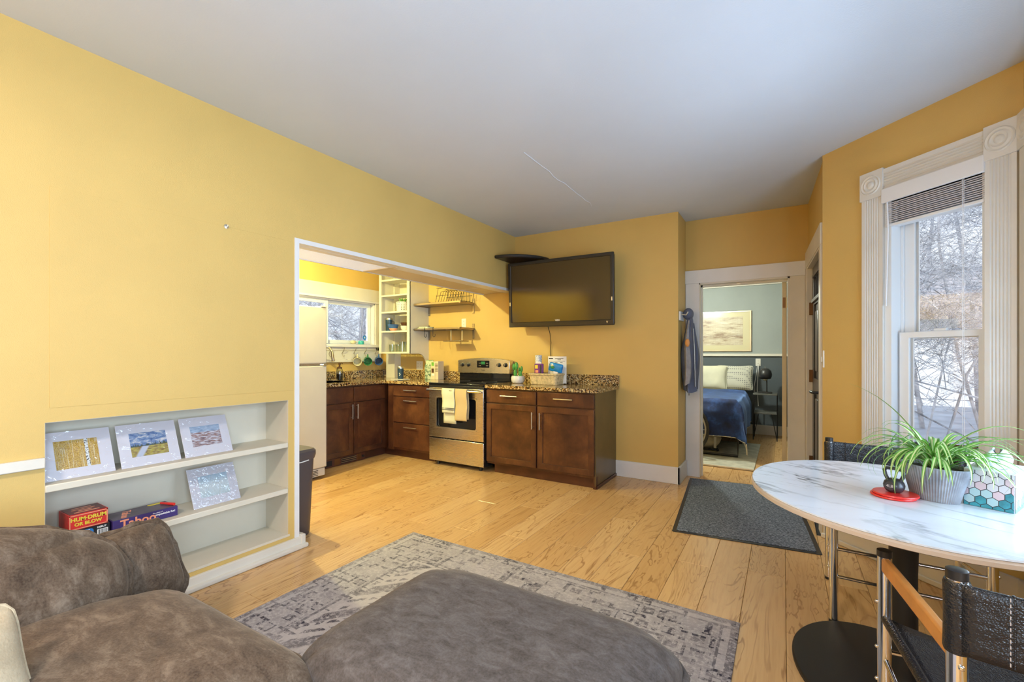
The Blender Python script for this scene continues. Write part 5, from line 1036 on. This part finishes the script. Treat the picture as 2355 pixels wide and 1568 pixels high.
pc = bx('packet_base', 'mat', bp_, -2.11, 4.335, .951, -2.06, 4.355, 1.09)
# ------------------------------------------------------------------ soffit light panel
lp_ = thing('ceiling_light_panel', 'prismatic plastic light panel set in the soffit over the kitchen opening', 'light panel', (-2.97, 2.2, 2.0)); bx('diffuser', 'diffuser', lp_, -3.175, 1.82, 2.004, -2.80, 2.70, 2.0115); bx('end_rail', 'soffit', lp_, -3.18, 2.70, 1.998, -2.79, 2.735, 2.0115); bx('side_rail', 'white', lp_, -2.80, 1.82, 1.999, -2.79, 2.70, 2.0115); bx('side_rail', 'white', lp_, -3.185, 1.82, 1.999, -3.175, 2.70, 2.0115)
# kitchen ceiling lamp (out of sight above the soffit line)
kl = thing('ceiling_lamp', 'bare bulb ceiling lamp in the kitchen', 'lamp', (-3.92, 2.16, 2.5)); Ls('canopy', [(.06, .12), (.055, .155), (.03, .16)], 'white', kl, -3.92, 2.16, 2.50); Ls('bulb', [(.01, .045), (.03, .065), (.03, .09), (.014, .12)], 'bulb', kl, -3.92, 2.16, 2.50)
light('kitchen_bulb', 'POINT', (-3.92, 2.16, 2.50), 150, (1, .93, .40), shadow_soft_size=.035)
# ------------------------------------------------------------------ television and corner shelf
tv = thing('television', 'black flat television on an arm mounted to the yellow wall', 'television', (-2.06, 4.36, 1.57))
# screen plane slightly turned and tilted down
MV = T(-2.06, 4.36, 1.93) @ rotz(R(-1.5)) @ Matrix.Rotation(R(90), 4, 'X') @ Matrix.Rotation(R(3), 4, 'X') @ rotz(R(-.6))
hw_, hh_ = .622, .362
cells([-hw_, -hw_+.035, hw_-.035, hw_], [-hh_, -hh_+.055, hh_-.035, hh_], {(1, 1)}, .03, MV).build('bezel', 'black', tv, merge=True, bevel=.006)
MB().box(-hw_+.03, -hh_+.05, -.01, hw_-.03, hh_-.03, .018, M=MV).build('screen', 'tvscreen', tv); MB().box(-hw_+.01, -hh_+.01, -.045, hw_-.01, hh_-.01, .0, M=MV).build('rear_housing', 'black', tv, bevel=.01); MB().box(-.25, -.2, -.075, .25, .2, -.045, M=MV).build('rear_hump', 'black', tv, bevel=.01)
text('VIZIO', .022, MV @ T(-.01, -hh_+.066, .0185), 'paper', tv, bold=.0006); text('V', .03, MV @ T(hw_-.07, -hh_+.03, .031), 'nickel', tv, bold=.001)
for s_ in (-1, 1): MB().box(s_*(hw_-.02)-.006, -.12, .029, s_*(hw_-.02)+.006, -.08, .032, M=MV).build('clip', 'nickel', tv, bevel=.002)
bx('mount_arm', 'blackmat', tv, -2.10, 4.43, 1.88, -2.02, 4.578, 1.98); bx('mount_plate', 'blackmat', tv, -2.2, 4.565, 1.80, -1.92, 4.579, 2.06)
MB().tube([(-2.235, 4.44, 1.60), (-2.232, 4.50, 1.50), (-2.25, 4.56, 1.40), (-2.262, 4.565, 1.30), (-2.25, 4.566, 1.20), (-2.24, 4.567, 1.08)], .0042, 6).build('power_cord', 'black', tv)
q = [(0, 0)]+[(.455*math.cos(R(a)), -.455*math.sin(R(a))) for a in range(0, 91, 6)]
o = MB().prism(q, .035, T(LW+.002, TVY-.002, 2.325)).build('corner_shelf', 'black', merge=True, bevel=.01); tag(o, 'black quarter round corner shelf above the television', 'shelf')
# ------------------------------------------------------------------ coat on its hook
hk_ = thing('coat_hook', 'white coat hook on the side of the wall end by the bedroom door', 'hook', (-.875, 4.70, 1.62)); bx('plate', 'white', hk_, -.879, 4.60, 1.60, -.862, 4.80, 1.69, bevel=.004)
for y_ in (4.65, 4.75): MB().tube([(-.862, y_, 1.66), (-.82, y_, 1.655), (-.80, y_, 1.685)], .007, 8).build('prong', 'nickel', hk_)
co = thing('coat', 'blue grey hooded jacket hanging beside the bedroom doorway', 'jacket', (-.80, 4.76, .88))
def coatf(cx, cy, z0, z1, wx, wy, seed, flare):
    def f(u, v):
        a = 2*math.pi*u; z = z1+(z0-z1)*v; g = min(1, .22+1.5*v) if v < .55 else 1-.10*(v-.55); fold = 1+.13*math.sin(5*a+seed+v*2.2)+.05*math.sin(9*a-seed+v*5)
        return (cx+flare*v+wx*g*math.cos(a)*fold+.010*math.sin(v*6+seed), cy+wy*g*math.sin(a)*fold, z+.012*math.sin(2*a+seed)*v)
    return f
MB().grid(coatf(-.812, 4.755, .90, 1.70, .062, .11, 1., .012), 40, 26, cu=True).build('body', 'coat', co, angle=80); MB().grid(coatf(-.795, 4.66, .97, 1.60, .030, .040, 3., -.02), 22, 20, cu=True).build('sleeve', 'coatlining', co, angle=80); MB().grid(coatf(-.765, 4.80, .93, 1.58, .030, .045, 5., .01), 22, 20, cu=True).build('sleeve', 'coat', co, angle=80)
MB().sphere((-.815, 4.75, 1.67), (.05, .08, .06), None, 16, 10).build('hood', 'coat', co); MB().tube([(-.762, 4.70, 1.52), (-.748, 4.69, 1.3), (-.742, 4.69, .95)], .004, 6).build('zipper', 'nickel', co); MB().sphere((-.800, 4.615, 1.38), (.022, .008, .04), None, 12, 8).build('patch', 'oak', co); MB().tube([(-.80, 4.70, .93), (-.80, 4.695, .86)], .003, 5).build('drawstring', 'black', co)
# ------------------------------------------------------------------ bedroom
bdm = thing('bed', 'bed with black metal frame seen through the bedroom doorway', 'bed', (-1.25, 7.0, 0))
bx('mattress', 'sheet', bdm, -2.05, 6.08, .34, -.50, 8.04, .66, bevel=.05); bx('side_rail', 'blackmat', bdm, -.53, 6.1, .28, -.49, 8.0, .33); bx('foot_rail', 'blackmat', bdm, -2.05, 6.06, .28, -.46, 6.10, .33)
fl = MB().tube([(-1.95, 6.075, .30), (-1.95, 6.075, .030), (-.475, 6.075, .030), (-.475, 6.075, .30)], .016, 6).build('foot_leg_frame', 'blackmat', bdm, flat=True); bx('leg', 'blackmat', bdm, -.53, 7.0, .0128, -.495, 7.035, .30); bx('leg', 'blackmat', bdm, -.53, 7.9, .0, -.495, 7.935, .30)
bl_ = thing('blanket', 'royal blue plush blanket spread over the bed', 'blanket', (-1.2, 6.8, .4))
def blk(u, v):
    # flat sheet 1.9 x 2.0, laid over the mattress with its foot end and right side hanging down
    x = -2.0+1.95*u; y = 5.62+1.98*v; z = .715+.02*pnoise(Vector((x*3, y*3, 2)))+.018*math.sin(y*14+x*3)*max(0, min(1, (y-6.9)*2))
    xe, ye = -.47, 6.04; dx = max(0, x-xe); dy = max(0, ye-y); X_, Y_ = min(x, xe), max(y, ye)
    if dx: X_ = xe+.05*min(1, dx*8)+.018*math.sin(y*9+1)*min(1, dx*6)
    if dy: Y_ = ye-.05*min(1, dy*8)-.045*math.sin(x*15+.5*math.sin(x*7))*min(1, dy*4)
    drop = (dx+dy) if not (dx and dy) else math.hypot(dx, dy)*1.08; z -= drop*.98
    if dx and dy: X_ += .03; Y_ -= .03
    return (X_, Y_, z-.03*(1 if drop else 0))
MB().grid(blk, 70, 70).build('sheet', 'blanket', bl_, solid=.012, angle=80); MB().tube([blk(u/40, 0) for u in range(41)]+[blk(1, v/40) for v in range(1, 41)], .007, 6).build('hem', 'sheet', bl_)
for k, (x_, mt, lab) in enumerate(((-1.05, 'pillowcream', 'cream pillow with ruffled edge at the head of the bed'), (-.66, 'pillowdot', 'grey dotted pillow at the right of the bed head'))):
    b, lp = pillow(.52 if k else .60, .40, .16, T(x_, 7.86-.10*(1-k), .90) @ Matrix.Rotation(R(72), 4, 'X'), p=3, q=.5, n=20, wr=.16, seed=4.+k, pinch=.12, rc=16.); o = b.build('bed_pillow', mt, merge=True, angle=80); tag(o, lab, 'pillow', 'pillows on the bed'); MB().tube(lp, .005, 6, closed=True).build('seam', mt, o)
fp = thing('framed_art', 'framed abstract beige print above the bed', 'picture', (-.98, 8.08, 1.31)); fx0, fx1, fz0, fz1 = -1.56, -.44, 1.315, 1.965
cells([fx0, fx0+.018, fx1-.018, fx1], [fz0, fz0+.018, fz1-.018, fz1], {(1, 1)}, .03, frame((0, 8.098, 0), (1, 0, 0), (0, 0, 1))).build('frame', 'nickel', fp, merge=True); bx('mat_board', 'creamglaze', fp, fx0+.01, 8.085, fz0+.01, fx1-.01, 8.096, fz1-.01)
bx('print', 'abstract', fp, fx0+.12, 8.083, fz0+.10, fx1-.12, 8.085, fz1-.09, uv=lambda p: ((p.x-fx0-.12)/(fx1-fx0-.24), (p.z-fz0-.10)/(fz1-fz0-.19)), flat=True)
ns = thing('nightstand', 'small two tier metal nightstand beside the bed', 'nightstand', (-.23, 7.70, 0))
bx('top', 'greywood', ns, -.39, 7.55, .665, -.075, 7.88, .685, bevel=.002); bx('lower_shelf', 'greywood', ns, -.39, 7.55, .385, -.075, 7.88, .41, bevel=.002)
for x_ in (-.385, -.08):
    for y_ in (7.555, 7.875): MB().tube([(x_, y_, .0), (x_, y_, .67)], .008, 6).build('leg', 'blackmat', ns)
    s_ = 1 if x_ < -.2 else -1
    MB().tube([(x_, 7.555, .01), (x_+s_*.07, 7.555, .39)], .006, 6).build('brace', 'blackmat', ns)
nl = thing('table_lamp', 'black dome table lamp on the nightstand', 'lamp', (-.235, 7.70, .686)); bx('base', 'blackmat', nl, -.325, 7.63, .6865, -.145, 7.77, .705, bevel=.004); MB().tube([(-.215, 7.70, .70), (-.215, 7.70, .93)], .009, 8).build('stem', 'blackmat', nl)
MB().lathe([(.068, .90), (.085, .93), (.088, .97), (.075, 1.02), (.045, 1.05), (.01, 1.06)], T(-.235, 7.70, 0), 28, cap0=False).build('shade', 'black', nl, solid=.003); MB().sphere((-.235, 7.70, .905), .035, None, 14, 10).build('bulb', 'creamglaze', nl); MB().tube([(-.235, 7.7, 1.055), (-.235, 7.7, 1.085)], .006, 8).build('finial', 'nickel', nl)
o = outlet('wall_outlet', frame((-.345, 8.097, 1.14), (1, 0, 0), (0, 0, 1)), 'white outlet on the dark bedroom wall above the nightstand'); MB().tube([(-.35, 8.08, 1.11), (-.37, 8.06, .95), (-.40, 8.05, .75), (-.39, 8.05, .5)], .005, 6).build('cord', 'paper', o); MB().tube([(-.335, 8.08, 1.11), (-.345, 8.06, .95), (-.355, 8.05, .72), (-.34, 8.05, .45)], .005, 6).build('cord', 'paper', o)
br_ = thing('bedroom_rug', 'pale grey rug on the bedroom floor under the bed', 'rug', (-1.15, 6.35, 0)); MB().prism(rpoly(-2.05, 5.50, -.275, 7.15, .01, 2), .012, T(0, 0, .0005)).build('pile', 'bedrug', br_); MB().tube([(-2.05, 5.50, .012), (-.28, 5.50, .012)], .012, 8).build('rolled_edge', 'sheet', br_)
bi = thing('bicycle', 'bicycle with its wheel showing at the left of the bedroom doorway', 'bicycle', (-1.2, 5.9, .013))
def wheel(cx):
    w = MB().tube([(cx+.33*math.cos(R(a)), 5.88, .348+.33*math.sin(R(a))) for a in range(0, 360, 8)], .018, 8, closed=True).build('tyre', 'tyre', bi); MB().tube([(cx+.305*math.cos(R(a)), 5.88, .348+.305*math.sin(R(a))) for a in range(0, 360, 8)], .011, 6, closed=True).build('rim', 'rim', w)
    MB().tube([(cx, 5.84, .348), (cx, 5.92, .348)], .018, 10).build('hub', 'rim', w)
    for k in range(18): a = R(k*20); MB().tube([(cx, 5.865+.03*(k % 2), .348), (cx+.30*math.cos(a), 5.88, .348+.30*math.sin(a))], .0013, 4).build('spoke', 'rim', w)
wheel(-1.115); wheel(-1.82)
MB().tube([(-1.115, 5.86, .348), (-1.20, 5.86, .62), (-1.22, 5.88, .80)], .014, 8).build('fork', 'black', bi); MB().tube([(-1.22, 5.88, .80), (-1.22, 5.65, .84)], .011, 8).build('handlebar', 'black', bi); MB().tube([(-1.205, 5.88, .70), (-1.50, 5.88, .30), (-1.62, 5.88, .72), (-1.205, 5.88, .72)], .016, 8).build('frame', 'black', bi); MB().tube([(-1.50, 5.88, .30), (-1.82, 5.86, .348), (-1.62, 5.88, .72)], .010, 8).build('rear_stay', 'black', bi); MB().tube([(-1.62, 5.88, .70), (-1.64, 5.88, .86)], .012, 8).build('seat_post', 'black', bi); MB().sphere((-1.64, 5.88, .875), (.12, .06, .025), None, 14, 8).build('saddle', 'black', bi)
o = MB().tube([(-1.05, 6.30, .03), (-.74, 6.33, .03)], .010, 8).build('rod', 'black'); tag(o, 'black rod with a ball end lying on the bedroom rug', 'rod'); MB().sphere((-.73, 6.33, .032), .019, None, 12, 8).build('ball_end', 'black', o)
bg_ = thing('storage_bag', 'beige cloth bag tucked under the bed', 'bag', (-.95, 6.45, .013)); b, lp = pillow(.55, .40, .24, T(-.98, 6.50, .135), p=2.6, q=.5, n=18, wr=.1, seed=7.); b.build('body', 'sheet', bg_, merge=True, angle=80); bx('care_tag', 'paper', bg_, -.77, 6.29, .06, -.74, 6.295, .20)
light('bedroom_bulb', 'POINT', (-1.25, 6.3, 2.2), 85, (.95, 1.0, .84), shadow_soft_size=.08)
bc_ = thing('ceiling_lamp', 'round ceiling lamp in the bedroom', 'lamp', (-1.25, 6.3, 2.3)); Ls('canopy', [(.10, .08), (.10, .118)], 'white', bc_, -1.25, 6.3, 2.30)
# ------------------------------------------------------------------ floor lamp and an added ceiling fill lamp behind the camera
cl_ = thing('ceiling_lamp', 'added round fill lamp on the ceiling behind the viewpoint', 'lamp', (-1.0, -.9, 2.56)); Ls('canopy', [(.20, .06), (.20, .098)], 'white', cl_, -1.0, -.9, 2.56)
light('added_ceiling_fill', 'AREA', (-1.0, -.9, 2.55), 52, (1, .92, .82), (0, 0, 0), shape='DISK', size=.38)  # soft fill added to brighten the room; its canopy is made up too
fl_ = thing('floor_lamp', 'floor lamp with cream shade behind the viewpoint', 'lamp', (-2.35, -1.45, 0)); Ls('base', [(.13, 0), (.13, .02), (.02, .03)], 'blackmat', fl_, -2.35, -1.45, 0); MB().tube([(-2.35, -1.45, .02), (-2.35, -1.45, 1.5)], .012, 8).build('pole', 'blackmat', fl_); MB().lathe([(.19, 1.42), (.13, 1.70)], T(-2.35, -1.45, 0), 28, cap0=False, cap1=False).build('shade', 'warmshade', fl_)
light('floor_lamp_bulb', 'POINT', (-2.35, -1.45, 1.76), 34, (1, .62, .28), shadow_soft_size=.08)
# ------------------------------------------------------------------ outdoors: snow, road, neighbour's house, trees
gy = thing('snowy_ground', 'snow covered yard and bank outside the windows', 'ground', (2, 20, -.9)); gy['kind'] = 'structure'
def gz(x, y):
    d = math.hypot(x, y); b = max(0, min(1, (y-22)/8))
    return -.72+2.7*b*b*(3-2*b)+.10*pnoise(Vector((x*.35, y*.35, 0)))
MB().grid(lambda u, v: (-45+90*u, -30+90*v, gz(-45+90*u, -30+90*v)-(.25 if abs(-45+90*u+2) < 4.5 and -4 < -30+90*v < 10 else 0)), 110, 110).build('snow_surface', 'snow', gy, angle=80)
o = MB().grid(lambda u, v: (-10+40*u, 12.0+9.0*v+2.0*u, -.60+.0*u), 20, 6).build('road', 'road'); struct(o)
hs = thing('neighbour_house', 'house with rose lap siding beyond the snow bank', 'house', (9, 34, 1.8)); bx('wall', 'slatgrey', hs, 4.5, 33.5, 1.4, 15, 42, 6.0)
for k in range(20): bx('siding_board', 'siding', hs, 4.45, 33.40, 1.9+k*.2, 15, 33.5, 2.07+k*.2, M=None)
MB().prism([(33.0, 5.95), (42.5, 5.95), (37.7, 9.6)], 11.5, Matrix(((0, 0, 1, 4), (1, 0, 0, 0), (0, 1, 0, 0), (0, 0, 0, 1)))).build('roof', 'house_roof', hs)
def tree(loc, h, seed, label, r0=.12, spread=1., depth=6, first=.10, lim=3600):
    rd = random.Random(seed); t = thing('bare_tree', label, 'tree', loc, group='bare winter trees outside'); tk = MB(); br = MB(); cnt = [0]
    def grow(p, d, ln, r, lev):
        n = 3; r = max(r, .0026); pts = [p]; q = p.copy(); dd = d.copy()
        for i in range(n): dd = (dd+Vector((rd.uniform(-.25, .25), rd.uniform(-.25, .25), rd.uniform(-.12, .16)))).normalized(); q = q+dd*ln/n; pts.append(q.copy())
        (tk if lev == 0 else br).tube(pts, [r, r*.86, r*.72, r*.55], 7 if lev == 0 else (4 if lev < 3 else 3), cap=False); cnt[0] += 1
        if lev >= depth or cnt[0] > lim: return
        for k in range(rd.choice((3, 4)) if lev else 9):
            tt = rd.uniform(.25, 1) if lev else first+(1-first)*k/9; i = min(int(tt*n), n-1); a = pts[i]+(pts[i+1]-pts[i])*(tt*n-i)
            az = rd.uniform(0, 6.28); side = Vector((math.cos(az), math.sin(az), rd.uniform(-.1, .7)*.8)); nd = (dd*(.55 if lev else .25)+side*spread).normalized(); grow(a, nd, ln*rd.uniform(.5, .72) if lev else h*rd.uniform(.28, .45)*(1.1-.5*tt), r*(.5 if lev else .34)*(1.1-.4*tt), lev+1)
    grow(Vector(loc), Vector((rd.uniform(-.08, .08), rd.uniform(-.08, .08), 1)), h, r0, 0)
    tk.build('trunk', 'bark', t); br.build('branches', 'twig', t, kind='stuff', flat=True)
tl = [((2.4, 8.4, -.7), 6.5, 1, .07), ((3.9, 11.5, -.7), 8, 2, .09), ((3.0, 15, -.7), 9, 3, .10), ((5.2, 19.5, -.7), 10, 4, .12), ((3.7, 24, -.2), 11, 5, .13), ((7.5, 26, .3), 11, 6, .13), ((5.8, 30, 1.6), 12, 7, .14), ((2.9, 10.2, -.7), 6, 41, .05), ((4.6, 14.5, -.7), 8, 42, .06), ((4.3, 21.5, -.7), 9, 43, .07)]
sh_ = [((2.25, 8.6, -.72), 5., 62), ((2.0, 9.4, -.72), 5.2, 63), ((2.45, 12.2, -.72), 6., 65), ((-7.9, 5.9, -.72), 4.4, 66), ((-8.8, 7.1, -.72), 4.8, 67), ((-10.2, 7.9, -.72), 5.2, 68)]
sn_ = ('nearest thin shrub outside the bay window', 'second thin shrub outside the bay window', 'farthest of the thin shrubs outside the bay window', 'thin shrub closest to the kitchen window', 'thin shrub behind the closest one outside the kitchen window', 'farthest thin shrub outside the kitchen window')
names = ('slim bare tree nearest the bay window', 'bare frosted tree just behind the nearest one outside the bay window', 'bare tree standing before the road outside the bay window', 'bare tree beside the road outside the bay window', 'bare tree on the near snow bank outside the bay window', 'bare tree at the right of the snow bank outside the bay window', 'tall bare tree in front of the house with lap siding', 'small bare tree between the two nearest ones outside the bay window', 'bare tree to the right of the one before the road', 'bare tree at the far edge of the road')
for (lc, h_, sd, r_), nm in zip(tl, names): tree(lc, h_, sd, nm, r_*.55)
for k, (lc, h_) in enumerate((((-9.5, 7.2, -.7), 7), ((-11.5, 9.6, -.7), 8), ((-13.5, 9.0, -.7), 9), ((-16, 13.2, -.7), 10), ((-18, 12.0, -.7), 11), ((-14, 11.8, -.7), 9))):
    tree(lc, h_, 20+k, 'bare tree seen through the kitchen window, number in depth order from the pane'.replace('number in depth order from the pane', ('closest to the pane', 'second from the pane', 'in the middle', 'behind the middle one', 'farthest away', 'beside the middle one')[k]), .045+.006*k, 1., 6, .10, 2400)

for (lc, h_, sd), nm in zip(sh_, sn_): tree(lc, h_, sd, nm, .020, 1., 6, .22, 1700)
